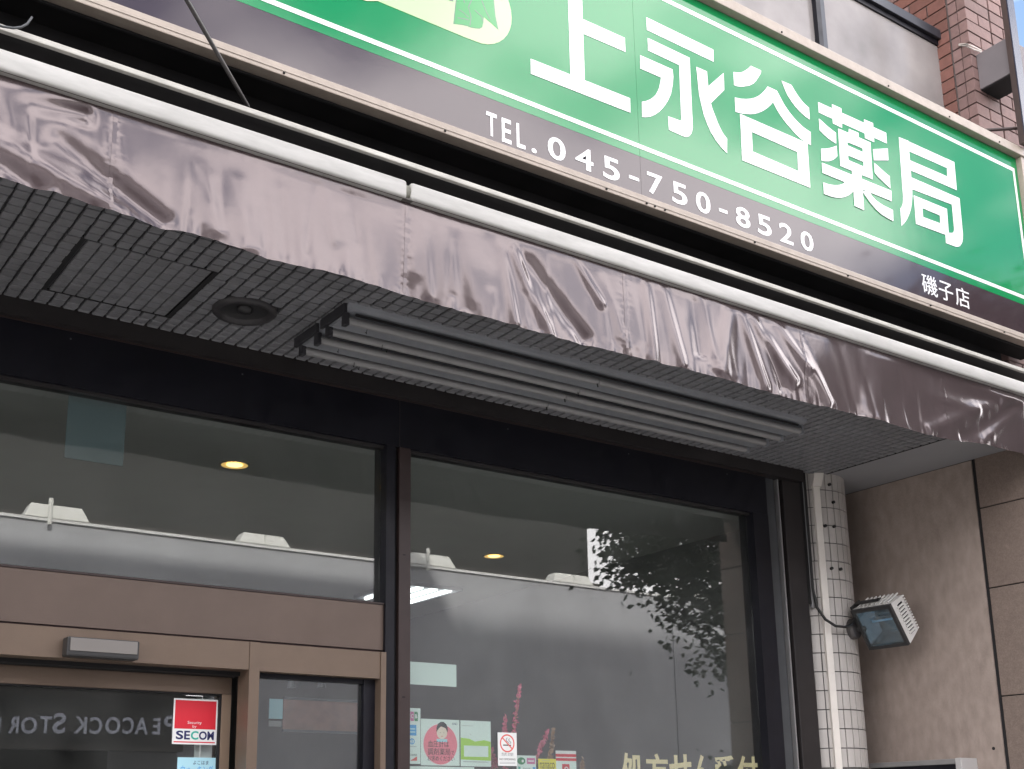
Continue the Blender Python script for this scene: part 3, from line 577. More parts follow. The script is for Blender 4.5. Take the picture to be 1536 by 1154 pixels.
MB().plate([[(2.0528, 4.3787), (2.0716, 4.3819), (2.0716, 4.5005), (2.0549, 4.5005)]], SY-.0026, SY-.0018).build('emblem_stroke', M_leafline, sg, recalc=False)
MB().plate([[(2.0129, 4.3798), (2.0213, 4.3745), (2.0475, 4.4113), (2.0454, 4.4375), (2.037, 4.4218)]], SY-.0026, SY-.0018).build('emblem_stroke', M_leafline, sg, recalc=False)

tag(MB().tube([(1.315, 3.15, 3.695), (0.890, 2.76, 3.79)], 0.0065, 10).build('stay_rod', M_darkmetal, smooth=True), 'thin grey metal stay rod slanting across the brown left part of the sign board', 'stay rod')
hk = [(0.40, 3.12, 3.700)] ; hk = [at(-14, 34, 3.06), at(4, 40, 3.06), at(20, 42.5, 3.06), at(32, 41, 3.06), at(41, 36, 3.06), at(46, 29, 3.06), at(48, 26, 3.06)]
tag(MB().tube(hk, 0.0035, 6).build('wire_hook', M_greystrip, smooth=True), 'thin curved grey wire hook under the left end of the sign', 'wire')

# ------------------------------------------------------------------ brick pier and balcony above
pier = thing('brick_pier', (5.78, 3.6, 3.4), 'brick-faced pier at the right end of the building above the sign', 'pier')
PXL, PYF = 5.565, 3.30
box('mortar_core', PXL+.008, 5.995, PYF+.008, 4.74, 3.364, 7.2, M_mortar, pier)
CR = 0.0745; BH = 0.0665; BL = 0.222; GJ = 0.0105
bmeshes = {}
def brick(x0, x1, y0, y1, z0, m):
    key = (round(x1-x0, 3), round(y1-y0, 3), m.name)
    if key not in bmeshes:
        me = MB().box(-(x1-x0)/2, (x1-x0)/2, -(y1-y0)/2, (y1-y0)/2, -BH/2, BH/2).mesh('brick', bevel=0.002); me.materials.append(m); bmeshes[key] = me
    link('brick', bmeshes[key], None, pier, ((x0+x1)/2 + random.gauss(0, .0006), (y0+y1)/2 + random.gauss(0, .0006), z0 + BH/2))
for r in range(45):
    z = 3.372 + r*CR
    if 3.95 < z < 4.55: continue                 # hidden behind the sign
    half = (r % 2)
    # front face (corner brick turns the corner), then the strip right of the movement joint
    x = PXL; first = True; end = 5.79
    while x < end - .02:
        ln = (BL/2 if (first and half) else BL); x1 = min(x + ln, end)
        brick(x, x1, PYF, PYF+.05, z, M_brick); x = x1 + GJ; first = False
    x = 5.803
    while x < 5.985:
        ln = BL/2 if half and x < 5.81 else BL*.8; x1 = min(x + ln, 5.99); brick(x, x1, PYF, PYF+.05, z, M_brick); x = x1 + GJ
    # left face
    y = PYF + .05 + GJ*.4; ye = 3.405
    brick(PXL, PXL+.05, y, ye, z, M_brick)
    y = ye + .014; k = 0
    while y < 4.35 and z > 4.6:
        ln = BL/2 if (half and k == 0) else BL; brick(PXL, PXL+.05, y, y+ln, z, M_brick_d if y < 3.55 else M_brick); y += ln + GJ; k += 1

rail = thing('balcony_railing', (4.4, 3.5, 4.66), 'dark framed balcony railing with frosted glass panes above the sign', 'railing')
RY = 3.5
box('top_rail', -1.0, 5.690, RY-.035, RY+.035, 5.795, 5.852, M_navy, rail, bevel=.004)
box('under_rail', -1.0, 5.615, RY-.014, RY+.014, 5.765, 5.793, M_dark, rail)
box('bottom_rail', -1.0, 5.615, RY-.02, RY+.02, 4.72, 4.76, M_dark, rail)
for x in (0.1, 1.2, 2.3, 3.41, 4.50): 
    box('post', x, x+.034, RY-.03, RY+.02, 4.661, 5.793, M_dark, rail); box('post', x+.0345, x+.075, RY-.022, RY+.02, 4.661, 5.793, M_navy, rail)
box('post', 5.617, 5.684, RY-.032, RY+.03, 4.661, 5.793, M_navy, rail); box('post', 5.585, 5.6165, RY-.02, RY+.02, 4.661, 5.793, M_dark, rail)
for x in (0.18, 1.28, 2.38, 3.49, 4.58): box('frosted_pane', x, x+(1.015 if x < 4 else 1.0), RY-.004, RY+.004, 4.761, 5.764, M_frost, rail)

pj = thing('projecting_sign_frame', (5.63, 3.1, 4.6), 'dark upright frame held by a grey bracket box on the brick pier', 'sign frame')
box('post', 5.588, 5.656, 3.077, 3.108, 4.96, 7.2, mat('brown_frame_metal', (0.07, 0.05, 0.045), 0.45, metal=0.3, var=0.2), pj)
box('post_front_sheen', 5.590, 5.654, 3.070, 3.0765, 4.96, 7.2, mat('sky_blue_gloss', (0.03, 0.035, 0.06), 0.25, coat=0.5), pj)  # blue sky reflection put into the colour of the post's front face
box('bracket', 5.612, 5.782, 3.109, 3.2995, 5.398, 5.612, mat('grey_bracket_paint', (0.16, 0.145, 0.15), 0.55, var=0.1), pj, bevel=.003)
box('bracket_underside_shade', 5.618, 5.776, 3.112, 3.297, 5.392, 5.3975, M_gap, pj)  # thin black sheet painting shade onto the bracket's underside
tag(MB().tube([(5.37, 3.25, 5.036), (5.66, 3.1, 5.078)], 0.009, 10).build('support_rod', M_mull, smooth=True), 'short brown rod running from the sign top to the frame at right', 'rod')
wc = thing('white_cable', (5.6, 3.35, 5.7), 'pair of white cables between the balcony rail end and the bracket box', 'cable')
for k, dz in ((0, 0), (1, 4)):
    MB().tube([at(1424, 64+dz*.3, 3.46), at(1434, 67+dz*.2, 3.40), at(1448, 66+dz*.8, 3.29), at(1460, 70+dz, 3.285), at(1472, 76+dz*.6, 3.285)], 0.004, 6).build('strand', M_duct, wc, smooth=True)
# ------------------------------------------------------------------ shopfront
sf = thing('shopfront', (2.4, 4.2, 0), 'dark framed glass shopfront with bronze automatic door and transom', 'shopfront')
box('head_trim', -1.2, 4.89, 4.118, 4.24, 3.262, 3.3335, M_trim, sf)
box('head_frame', -1.2, 4.63, 4.150, 4.25, 3.054, 3.2615, M_dark, sf)
box('head_joint', 2.4505, 2.4535, 4.1488, 4.1498, 3.056, 3.2605, M_trim, sf); box('head_edge', -1.2, 4.63, 4.1475, 4.1498, 3.2555, 3.2612, M_mull, sf)
for x in (1.1, 1.75, 3.0, 3.7, 4.35): box('screw', x, x+.006, 4.1485, 4.1498, 3.225, 3.231, M_greystrip, sf)
box('head_bead', -1.2, 4.52, 4.170, 4.19, 3.0445, 3.0538, M_trim, sf)
box('mullion', 2.392, 2.432, 4.150, 4.25, 0, 3.0535, M_dark, sf)
box('mullion_groove', 2.4325, 2.452, 4.172, 4.24, 0, 3.0535, M_gap, sf)
box('mullion', 2.4525, 2.506, 4.150, 4.25, 0, 3.0535, M_mull, sf)
for z in (2.60, 2.03): box('screw', 2.470, 2.482, 4.1485, 4.1495, z, z+.004, M_sealant, sf)
box('jamb', 4.522, 4.632, 4.150, 4.25, 0, 3.0535, M_dark, sf)
box('reveal_strip', 4.6325, 4.716, 4.176, 4.24, 0, 3.261, M_greystrip, sf)
box('jamb_groove', 4.7165, 4.729, 4.186, 4.24, 0, 3.261, M_gap, sf)
box('edge_strip', 4.7295, 4.738, 4.160, 4.24, 0, 3.261, M_silver, sf)
box('jamb_groove', 4.7385, 4.757, 4.182, 4.24, 0, 3.261, M_gap, sf)
box('outer_jamb', 4.7575, 4.890, 4.150, 4.25, 0, 3.261, M_trim, sf, bevel=.003)
box('transom_panel', -1.2, 2.391, 4.165, 4.21, 2.212, 2.392, M_bronze, sf)
box('transom_shadow_gap', -1.2, 2.391, 4.172, 4.20, 2.2015, 2.2115, mat('dark_red_brown_gap', (0.03, 0.012, 0.012), 0.7), sf)
box('transom_sill', -1.2, 2.391, 4.160, 4.21, 2.3925, 2.400, M_mull, sf)
box('door_header', -1.2, 1.8175, 4.140, 4.215, 2.100, 2.2012, M_bronze_l, sf)
box('sidelight_header', 1.8585, 2.3675, 4.146, 4.215, 2.098, 2.2012, M_bronze_l, sf)
box('door_post', 1.818, 1.858, 4.136, 4.235, 0, 2.2012, M_bronze_l, sf)
box('sidelight_stile', 2.368, 2.391, 4.140, 4.235, 0, 2.2012, M_bronze_l, sf)
box('sidelight_bead', 2.318, 2.3675, 4.185, 4.235, 0, 2.0975, M_dark, sf)
box('sidelight_bead', 1.8585, 2.3175, 4.19, 4.235, 2.080, 2.0975, M_dark, sf)
box('door_track', -1.2, 1.8175, 4.216, 4.40, 2.085, 2.199, M_gap, sf)
def pane(x0, x1, z0, z1, y, parent=sf, name='glass_pane'): return box(name, x0, x1, y-.003, y+.003, z0, z1, M_glass, parent)
pane(-1.2, 2.391, 2.4005, 3.054, 4.2); pane(2.5065, 4.5215, 0.02, 3.054, 4.2); pane(1.8585, 2.3175, 0.02, 2.0795, 4.21)
dr = MB().box(.20, 1.812, 4.275, 4.315, 2.022, 2.084).build('sliding_door_rail', M_bronze_l, sf, bevel=.002)
ds = MB().box(1.776, 1.812, 4.275, 4.315, 0.02, 2.0215).build('sliding_door_stile', mat('plain_bronze_stile', (0.26, 0.19, 0.135), 0.45, metal=0.35), sf, bevel=.002)  # close to the door rail's bronze, without its grime
box('sliding_door_gasket', 1.768, 1.7755, 4.28, 4.31, 0.02, 2.0215, M_gap, sf); box('sliding_door_gasket', .2, 1.768, 4.28, 4.31, 2.0165, 2.0218, M_gap, sf)
pane(.20, 1.7678, 0.02, 2.0163, 4.295, sf, 'sliding_door_glass')
se = thing('door_sensor', (1.27, 4.12, 2.13), 'small grey and black automatic door sensor on the bronze door header', 'door sensor')
MB().box(1.148, 1.392, 4.085, 4.1395, 2.102, 2.166).build('housing', M_lampblack, se, bevel=.006)
MB().box(1.158, 1.384, 4.0815, 4.0848, 2.119, 2.162).build('cover', M_sensor, se, bevel=.001)

# ------------------------------------------------------------------ tiled round column, conduit, floodlight
colm = thing('tiled_column', (5.105, 4.314, 0), 'round corner column clad in narrow upright white tiles', 'column')
CX, CY, CRAD = 5.105, 4.314, 0.220
MB().tube([(CX, CY, 0), (CX, CY, 3.3255)], CRAD-.006, 48).build('core', M_colgrout, colm, smooth=True)
TP, TW, TH = 0.0960, 0.0405, 0.0905
nsec = 30
segm = MB(); da = (TW/CRAD)/2
prof = [(-da, CRAD-.007), (-da, CRAD-.001), (-da*.9, CRAD), (0, CRAD+.0004), (da*.9, CRAD), (da, CRAD-.001), (da, CRAD-.007)]
n = len(prof); vs = [(r*math.sin(a), -r*math.cos(a), z) for z in (-TH/2, TH/2) for a, r in prof]
segm.add(vs, [(i, i+1, n+i+1, n+i) for i in range(n-1)] + [tuple(range(n-1, -1, -1)), tuple(range(n, 2*n))])
sm = segm.mesh('tile'); sm.materials.append(M_coltile)
for k in range(nsec):
    ang = 2*math.pi*k/nsec
    nx, nyy = math.sin(ang), -math.cos(ang)
    # keep only the side facing the street
    if nyy > 0.45 or nx < -0.97: continue
    for r in range(16):
        z = 3.3255 - .055 - r*TP + .012
        if z < 1.62: continue
        if abs(ang) < 1e-9 and False: continue
        link('tile', sm, None, colm, (CX, CY, z), (0, 0, ang + random.gauss(0, .004)))
for zz, aa in ((3.265, (-.475, -.205)), (3.037, (-.41, -.17)), (2.81, (-.335, -.08)), (3.17, (-.13,))):
    for a in aa:
        p = Vector((CX + CRAD*math.sin(a), CY - CRAD*math.cos(a), zz)); q = Vector((CX + (CRAD+.012)*math.sin(a), CY - (CRAD+.012)*math.cos(a), zz))
        MB().tube([p, q], 0.0085, 8).build('bolt', M_black, colm)
# ivory duct following the column face
du = thing('cable_duct', (CX, CY-.23, 2.0), 'ivory plastic cable duct running down the white tiled column', 'cable duct')
a0 = -0.56; p = Vector((CX + CRAD*math.sin(a0), CY - CRAD*math.cos(a0), 0)); nrm = Vector((math.sin(a0), -math.cos(a0), 0)); tng = Vector((math.cos(a0), math.sin(a0), 0))
def obox(b, o, t, n_, w, d, z0, z1, k0=1.0):
    q = []
    for z in (z0, z1):
        for s, e in ((-1, 0), (1, 0), (k0, 1), (-k0, 1)): q.append(o + t*(s*w/2) + n_*(e*d) + Vector((0, 0, z)))
    return b.add(q, [(0,1,2,3),(4,7,6,5),(0,4,5,1),(1,5,6,2),(2,6,7,3),(3,7,4,0)])
obox(MB(), p - nrm*.002, tng, nrm, .040, .018, 0.6, 3.245, .85).build('duct', M_duct, du, bevel=.002)
el = MB(); q = []
for z, off, wd in ((3.2455, 0, .048), (3.322, 0.018, .052)):
    for s, e in ((-1, 0), (1, 0), (1, 1), (-1, 1)): q.append(p + tng*(s*wd/2 + off) + nrm*(e*.026 - .002) + Vector((0, 0, z)))
el.add(q, [(0,1,2,3),(4,7,6,5),(0,4,5,1),(1,5,6,2),(2,6,7,3),(3,7,4,0)]).build('elbow_cover', M_duct, du, bevel=.002)
gp = thing('grey_conduit', (4.93, 4.15, 2.9), 'slim dark grey conduit on the column beside the dark jamb', 'conduit')
MB().tube([(4.925, 4.155, 3.32), (4.925, 4.155, 2.60)], 0.013, 10).build('pipe', mat('grey_conduit_plastic', (0.20, 0.20, 0.205), 0.5), gp, smooth=True)
box('black_backing', 4.8905, 4.911, 4.15, 4.24, 2.62, 3.325, M_black, gp)
fl = thing('floodlight', (5.2, 4.0, 2.4), 'grey halogen floodlight with black front frame bracketed to the white tiled column', 'floodlight')
FR = Matrix(((-0.0165, 0.8373, -0.5465), (-0.9997, -0.0231, -0.0051), (-0.0169, 0.5463, 0.8374))); FC = Vector((5.148, 3.927, 2.484))
def LB(b, x0, x1, y0, y1, z0, z1, tx=1.0):
    q = []
    for y, s in ((y0, 1.0), (y1, tx)):
        for x, z in ((x0, z0), (x1, z0), (x1, z1), (x0, z1)): q.append(FC + FR @ Vector((x*s, y, z*s)))
    return b.add(q, [(0,1,2,3),(7,6,5,4),(0,4,5,1),(1,5,6,2),(2,6,7,3),(3,7,4,0)])
W2, H2 = .122, .115
hb = MB()
for a in ((-W2, W2, H2-.018, H2), (-W2, W2, -H2, -H2+.018)): LB(hb, a[0], a[1], -.004, .014, a[2], a[3])
for a in ((-W2, -W2+.016), (W2-.016, W2)): LB(hb, a[0], a[1], -.004, .014, -H2+.0181, H2-.0181)
hb.build('front_frame', M_lampblack, fl)
LB(MB(), -W2+.0165, W2-.0165, .001, .005, -H2+.0185, H2-.0185).build('front_glass', M_glass_l, fl)
# open housing: four tapered walls and a back
def shell(name, m, y0, y1, s0, s1, th):
    b = MB()
    P = lambda x, y, z: FC + FR @ Vector((x, y, z))
    ring = []
    for y, s in ((y0, s0), (y1, s1)):
        for e in (1.0, 1.0 - th): ring.append([P(x*s*e, y, z*s*e) for x, z in ((-W2, -H2), (W2, -H2), (W2, H2), (-W2, H2))])
    o0, i0, o1, i1 = ring
    vs = o0 + i0 + o1 + i1; fs = []
    for k in range(4):
        j = (k+1) % 4; fs += [(k, j, 8+j, 8+k), (4+k, 12+k, 12+j, 4+j), (k, 4+k, 4+j, j)]
    fs += [(8, 9, 10, 11), (12, 15, 14, 13)]
    return b.add(vs, fs).build(name, m, fl)
hs = shell('housing', M_lampwhite, .0145, .135, 1.0, .86, .03)
shell('reflector', M_reflector, .016, .075, .92, .45, .02)
MB().tube([FC + FR @ Vector((-.06, .045, .02)), FC + FR @ Vector((.06, .045, .02))], .006, 8).build('lamp_tube', M_halogen, fl, smooth=True)
for k in range(9):
    z = -H2*.62 + k*H2*1.24/8
    LB(MB(), W2*.955, W2*1.02, .045, .10, z-.005, z+.004).build('cooling_fin', M_lampwhite, fl)
LB(MB(), W2*.93, W2*.952, .043, .102, -H2*.72, H2*.72).build('vent_recess', M_gap, fl)
for k in range(13):
    z = -H2*.8 + k*H2*1.6/12; LB(MB(), -W2*.8, W2*.87, .1355, .150, z-.0035, z+.0035).build('rear_fin', M_lampwhite, fl)
for k in range(8):
    x = -W2*.75 + k*W2*1.5/7; LB(MB(), x-.003, x+.003, .03, .13, H2*.99, H2*1.05).build('top_rib', M_lampwhite, fl)
bkt = MB()
cp = Vector((CX + CRAD*math.sin(.20), CY - CRAD*math.cos(.20), 2.50)); cn = Vector((math.sin(.20), -math.cos(.20), 0))
MB().tube([cp - cn*.004, cp + cn*.014, cp + cn*.030, cp + cn*.036], [.055, .055, .048, .03], 20).build('wall_base', M_darkmetal, fl, smooth=False)
end = FC + FR @ Vector((-W2-.004, .05, -.005))
MB().tube([cp + cn*.03, cp + cn*.06 + Vector((0, 0, -.006)), end + Vector((0.0, .03, 0)), end], [.022, .020, .024, .028], 12).build('knuckle', M_lampblack, fl, smooth=True)
bb = MB(); LB(bb, -W2-.012, -W2-.002, .02, .10, -.10, H2+.012); bb.build('side_bracket', M_lampblack, fl)
bb = MB(); LB(bb, -W2-.002, W2*.25, .045, .075, H2+.010, H2+.0155); bb.build('top_strap', M_lampblack, fl)
cb = thing('lamp_cable', (4.95, 4.1, 2.6), 'black cable drooping from the grey conduit to the floodlight', 'cable')
MB().tube([(4.918, 4.14, 3.318), (4.917, 4.138, 3.0), (4.916, 4.138, 2.70), (4.926, 4.13, 2.60), (4.948, 4.10, 2.535), (4.985, 4.07, 2.500), (5.03, 4.045, 2.495), (5.08, 4.04, 2.515), (5.12, 4.045, 2.55), (5.15, 4.05, 2.575)], .0075, 8).build('flex', M_black, cb, smooth=True)

# ------------------------------------------------------------------ side wall at right
sw = thing('side_wall', (5.6, 3.8, 0), 'stained brown rendered and granite side wall at the right of the shopfront', 'wall')
WX = 5.49
box('smooth_panel', WX, 6.0, 3.5315, 4.70, 0, 3.3245, M_wall_smooth, sw)
box('vertical_joint', WX+.006, 5.9, 3.5105, 3.5305, 0, 3.355, M_sealant, sw)
zs_ = [0.0, 0.62, 1.16, 1.70, 2.117, 2.653, 3.065, 3.36]
box('joint_bed', WX+.008, 5.9, 3.066, 3.509, 0, 3.352, M_sealant, sw)
for a, b in zip(zs_, zs_[1:]): box('granite_panel', WX, 5.95, 3.06, 3.510, a+.003, b-.003, M_wall_stone, sw, bevel=.002)
hp = at(1491, 1124, 3.58); 
MB().tube([(WX-.0015, 3.585, 1.870), (WX+.003, 3.585, 1.870)], .008, 14).build('bolt_hole', M_sealant, sw)
cbx = thing('wall_cabinet', (5.4, 3.96, 1.6), 'grey steel cabinet with dark front on the brown side wall, seen at its top edge', 'cabinet')
box('top', 5.36, WX-.002, 3.715, 4.235, 1.800, 1.826, M_cabinet, cbx, bevel=.004)
box('end_panel', 5.355, WX-.003, 3.68, 3.714, 1.30, 1.828, M_cabwhite, cbx, bevel=.004)
box('front', 5.372, 5.384, 3.716, 4.232, 1.30, 1.7995, M_dark, cbx)
box('back_panel', 5.385, WX-.004, 3.716, 4.232, 1.30, 1.7985, M_cabinet, cbx)

# ------------------------------------------------------------------ inside the shop
struct('interior_floor', MB().box(-4, 4.89, 4.26, 12, -.2, 0.02), M_int_floor)
struct('interior_ceiling', MB().box(-4, 4.89, 4.252, 12, 3.1, 3.2), M_int_ceil)
struct('interior_wall', MB().box(-4, 4.89, 12, 12.2, 0, 3.2), M_int_wall, 'back wall of the shop interior')
struct('interior_wall', MB().box(-4.2, -4, 4.26, 12, 0, 3.2), M_int_wall, 'left wall of the shop interior')
struct('interior_wall', MB().box(4.892, 5.0, 4.56, 12, 0.02, 3.2), M_int_wall, 'right wall of the shop interior')
M_warm = mat('warm_lamp', (1, .9, .6), .4, emit=(1.0, .72, .30), emit_s=1.0)
M_warm_s = mat('warm_lamp_reflector', (0.9, 0.7, 0.35), .25, emit=(1.0, .62, .18), emit_s=.30)
M_tubeon = mat('lit_tube', (1, 1, 1), .4, emit=(.96, 1.0, 1.0), emit_s=1.1)
def downlight(x, y, z, r, label):
    d = thing('downlight', (x, y, z), label, 'downlight', 'lit warm downlights')
    MB().ring_z((x, y), [(r+.012, z-.001), (r+.010, z-.005), (r, z-.004)]).build('ring', M_white_bar, d, smooth=True)
    MB().ring_z((x, y), [(r, z-.004), (r*.8, z-.0015), (0.012, z-.001)]).build('reflector', M_warm_s, d, smooth=True)
    MB().disc((x, y), r*.62, z-.0035).build('lens', M_warm, d, recalc=False)
downlight(2.046, 4.892, 3.1, .058, 'lit warm downlight seen through the pane left of the mullion')
downlight(4.121, 5.859, 3.1, .058, 'lit warm downlight seen through the big right-hand pane')
tf = thing('ceiling_troffer', (4.28, 7.13, 3.1), 'bright white square ceiling light panel behind the mullion', 'ceiling light')
TX0, TX1, TY0, TY1 = 4.02, 4.52, 6.80, 7.42
for a in ((TX0, TX1, TY0, TY0+.02), (TX0, TX1, TY1-.02, TY1), (TX0, TX0+.02, TY0+.0202, TY1-.0202), (TX1-.02, TX1, TY0+.0202, TY1-.0202)): box('frame', *a, 3.075, 3.0995, M_fix, tf)
box('reflector_tray', TX0+.021, TX1-.021, TY0+.021, TY1-.021, 3.09, 3.0995, M_fix, tf)
for k in range(4):
    x = TX0 + .08 + k*(TX1-TX0-.16)/3; MB().tube([(x, TY0+.03, 3.078), (x, TY1-.03, 3.078)], .014, 10).build('tube', M_tubeon, tf, smooth=True)
# hanging panel near the glass and posters deeper inside
tag(box('hanging_panel', 1.142, 1.352, 4.262, 4.268, 2.826, 3.098, M_screen), 'small grey-blue panel hanging inside the upper left pane', 'panel')
ip = thing('notice_board', (2.6, 5.2, 1.7), 'dim brown notice board with pale frame behind the side window of the door', 'notice board')
def ipx(px, py): return at(px, py, 5.2)
a_, b_ = ipx(402, 1048), ipx(548, 1098)
box('board', a_.x+.08, b_.x, 5.2, 5.21, b_.z, a_.z, mat('brown_board', (0.30, 0.16, 0.13), .7, var=.2, vscale=20), ip)
for z in (a_.z+.001, b_.z-.013): box('frame', a_.x+.08, b_.x, 5.195, 5.215, z, z+.012, M_greystrip, ip)
box('note', a_.x+.01, a_.x+.075, 5.2, 5.208, a_.z-.09, a_.z, M_lightblue, ip); box('note', a_.x+.01, a_.x+.07, 5.2, 5.208, b_.z+.01, a_.z-.10, M_greyp, ip)
for px in (437, 482, 548):
    q = at(px, 1026, 5.6); s_ = thing('spotlight', q, 'tiny pale spotlight inside, %s behind the side window' % {437: 'leftmost of the three', 482: 'middle of the three', 548: 'rightmost of the three'}[px], 'spotlight', 'small track spotlights')
    MB().tube([q + Vector((0, 0, -.02)), q + Vector((0, 0, .03))], [.022, .012], 10).build('head', M_fix, s_); MB().tube([q + Vector((0, 0, .03)), q + Vector((0, 0, .06))], .004, 6).build('stem', M_fix, s_)

# ------------------------------------------------------------------ stickers and notices on the glass
GY = 4.2032            # just behind the big pane
def sheet(name, x0, x1, z0, z1, y, m, label, cat, th=.0006):
    t = thing(name, ((x0+x1)/2, y, z0), label, cat); box('sheet', x0, x1, y, y+th, z0, z1, m, t); return t
LAY = .0004
def patch(t, name, x0, x1, z0, z1, y, m, k=1): return box(name, x0, x1, y-LAY*k, y-LAY*(k-1)-.00005, z0, z1, m, t)
def disc_xz(cx, cz, r, y, m, t, name, k=1, r_in=None, seg=36, sx=1.0):
    lo = [[(cx + sx*r*math.cos(2*math.pi*i/seg), cz + r*math.sin(2*math.pi*i/seg)) for i in range(seg)]]
    if r_in: lo.append([(cx + sx*r_in*math.cos(2*math.pi*i/seg), cz + r_in*math.sin(2*math.pi*i/seg)) for i in range(seg)])
    return MB().plate(lo, y-LAY*k, y-LAY*(k-1)-.00005).build(name, m, t, recalc=False)
S1 = 4.2060            # sheets sit behind the pane, prints stand in front of the sheet
sheet('white_notice', 2.513, 2.761, 2.091, 2.182, S1, M_mint, 'blank white paper strip on the glass beside the mullion', 'notice')
st = sheet('card_sticker', 2.516, 2.588, 1.779, 1.997, S1, M_mint, 'narrow pale sticker strip of payment card logos beside the mullion', 'sticker')
for i, (m1, m2) in enumerate(((M_navyprint, M_navyprint), (M_magenta, M_red), (M_greenp, M_greenp))):
    x = 2.5225 + i*.0185; MB().plate([[(x, 1.950), (x+.003, 1.946), (x+.0165, 1.946), (x+.0165, 1.978), (x+.0135, 1.983), (x, 1.983)]], S1-LAY, S1-.00005).build('card_logo_bar', m1, st, recalc=False)
    glyph('card_logo_letter', 'JCB'[i], .03, x+.003, x+.0135, 1.957, 1.973, S1-LAY-.0001, M_paper, st, thick=.0003)
patch(st, 'blue_logo', 2.526, 2.569, 1.889, 1.931, S1, M_bluep)
for z in (1.912, 1.900): patch(st, 'blue_logo_line', 2.531, 2.564, z, z+.006, S1, M_lightblue, 2)
disc_xz(2.549, 1.866, .012, S1, M_bluep, st, 'round_logo', 1, .0085); patch(st, 'round_logo_bar', 2.547, 2.551, 1.858, 1.874, S1, M_bluep)
patch(st, 'printed_line', 2.53, 2.57, 1.846, 1.848, S1, M_greyp)
glyph('printed_word', 'DISCOVER', 0.0, 2.523, 2.572, 1.809, 1.817, S1-.0001, M_blackp, st, thick=.0003)
MB().plate([[(2.54, 1.791), (2.572, 1.791), (2.572, 1.808)]], S1-LAY, S1-.00005).build('orange_wedge', M_redsoft, st, recalc=False)
bp = sheet('pink_poster', 2.590, 2.774, 1.774, 1.957, S1, M_mint, 'square poster with a pink disc, a dark-haired woman and black characters', 'poster')
disc_xz(2.682, 1.858, .0835, S1, M_paper, bp, 'pale_ring'); disc_xz(2.682, 1.858, .080, S1, M_pink, bp, 'pink_disc', 2)
disc_xz(2.689, 1.903, .0245, S1, M_skinp, bp, 'drawn_face', 4)
hair = [(2.662, 1.905), (2.663, 1.925), (2.670, 1.939), (2.683, 1.947), (2.697, 1.947), (2.709, 1.939), (2.716, 1.925), (2.716, 1.906), (2.711, 1.912), (2.708, 1.922), (2.695, 1.926), (2.684, 1.929), (2.674, 1.921), (2.668, 1.914)]
MB().plate([hair], S1-LAY*5, S1-LAY*4-.00005).build('drawn_hair', M_blackp, bp, recalc=False)
for x in (2.681, 2.697): patch(bp, 'drawn_eye', x-.0025, x+.0025, 1.903, 1.9045, S1, M_blackp, 5)
patch(bp, 'drawn_mouth', 2.684, 2.694, 1.889, 1.8905, S1, M_red, 5)
patch(bp, 'drawn_collar', 2.664, 2.714, 1.867, 1.879, S1, M_lightblue, 3)
glyph('printed_words', '血圧計は', 0.0, 2.623, 2.722, 1.846, 1.872, S1-LAY*3, M_blackp, bp, thick=.0003)
glyph('printed_words', '調剤薬局', 0.0, 2.622, 2.728, 1.815, 1.842, S1-LAY*3, M_blackp, bp, thick=.0003)
glyph('printed_words', 'で', 0.0, 2.733, 2.747, 1.817, 1.832, S1-LAY*3, M_blackp, bp, thick=.0003)
glyph('printed_words', 'お求めください', 0.0, 2.621, 2.748, 1.792, 1.812, S1-LAY*3, M_blackp, bp, thick=.0003)
glyph('printed_words', 'AND', 0.0, 2.738, 2.764, 1.937, 1.946, S1-.0001, M_navyprint, bp, thick=.0003)
gn = sheet('green_notice', 2.779, 2.929, 1.773, 1.957, S1, M_mint, 'pale notice with a lime green band and white box', 'notice')
MB().plate([[(2.780, 1.800), (2.928, 1.797), (2.928, 1.874), (2.895, 1.880), (2.85, 1.873), (2.82, 1.884), (2.780, 1.887)]], S1-LAY, S1-.00005).build('green_band', M_lime, gn, recalc=False)
patch(gn, 'white_box', 2.795, 2.915, 1.812, 1.856, S1, M_mint, 2)
patch(gn, 'grey_fold', 2.785, 2.84, 1.935, 1.9365, S1, M_greyp); patch(gn, 'grey_fold', 2.79, 2.915, 1.790, 1.7925, S1, M_greyp); patch(gn, 'dark_dot', 2.827, 2.831, 1.9, 1.903, S1, M_greyp)
sheet('white_card', 2.532, 2.845, 1.60, 1.770, S1, M_mint, 'white card below the pink poster, cut by the bottom of the picture', 'card')
ns = sheet('no_smoking_sign', 2.955, 3.052, 1.777, 1.913, 4.1935, M_paper, 'white no smoking sign with red ring and slash', 'sign')
SN = 4.1935
disc_xz(3.003, 1.869, .037, SN, M_redsoft, ns, 'red_ring', 1, .0315)
c45 = math.cos(math.radians(42)); s45 = math.sin(math.radians(42)); hw = .0024
MB().plate([[(3.003-.033*c45-hw*s45, 1.869+.033*s45-hw*c45), (3.003+.033*c45-hw*s45, 1.869-.033*s45-hw*c45), (3.003+.033*c45+hw*s45, 1.869-.033*s45+hw*c45), (3.003-.033*c45+hw*s45, 1.869+.033*s45+hw*c45)]], SN-LAY*2.2, SN-LAY*1.2).build('red_slash', M_redsoft, ns, recalc=False)
patch(ns, 'cigarette', 2.982, 3.008, 1.859, 1.8635, SN, M_blackp); patch(ns, 'cigarette', 3.010, 3.022, 1.859, 1.8635, SN, M_blackp)
sk = MB()
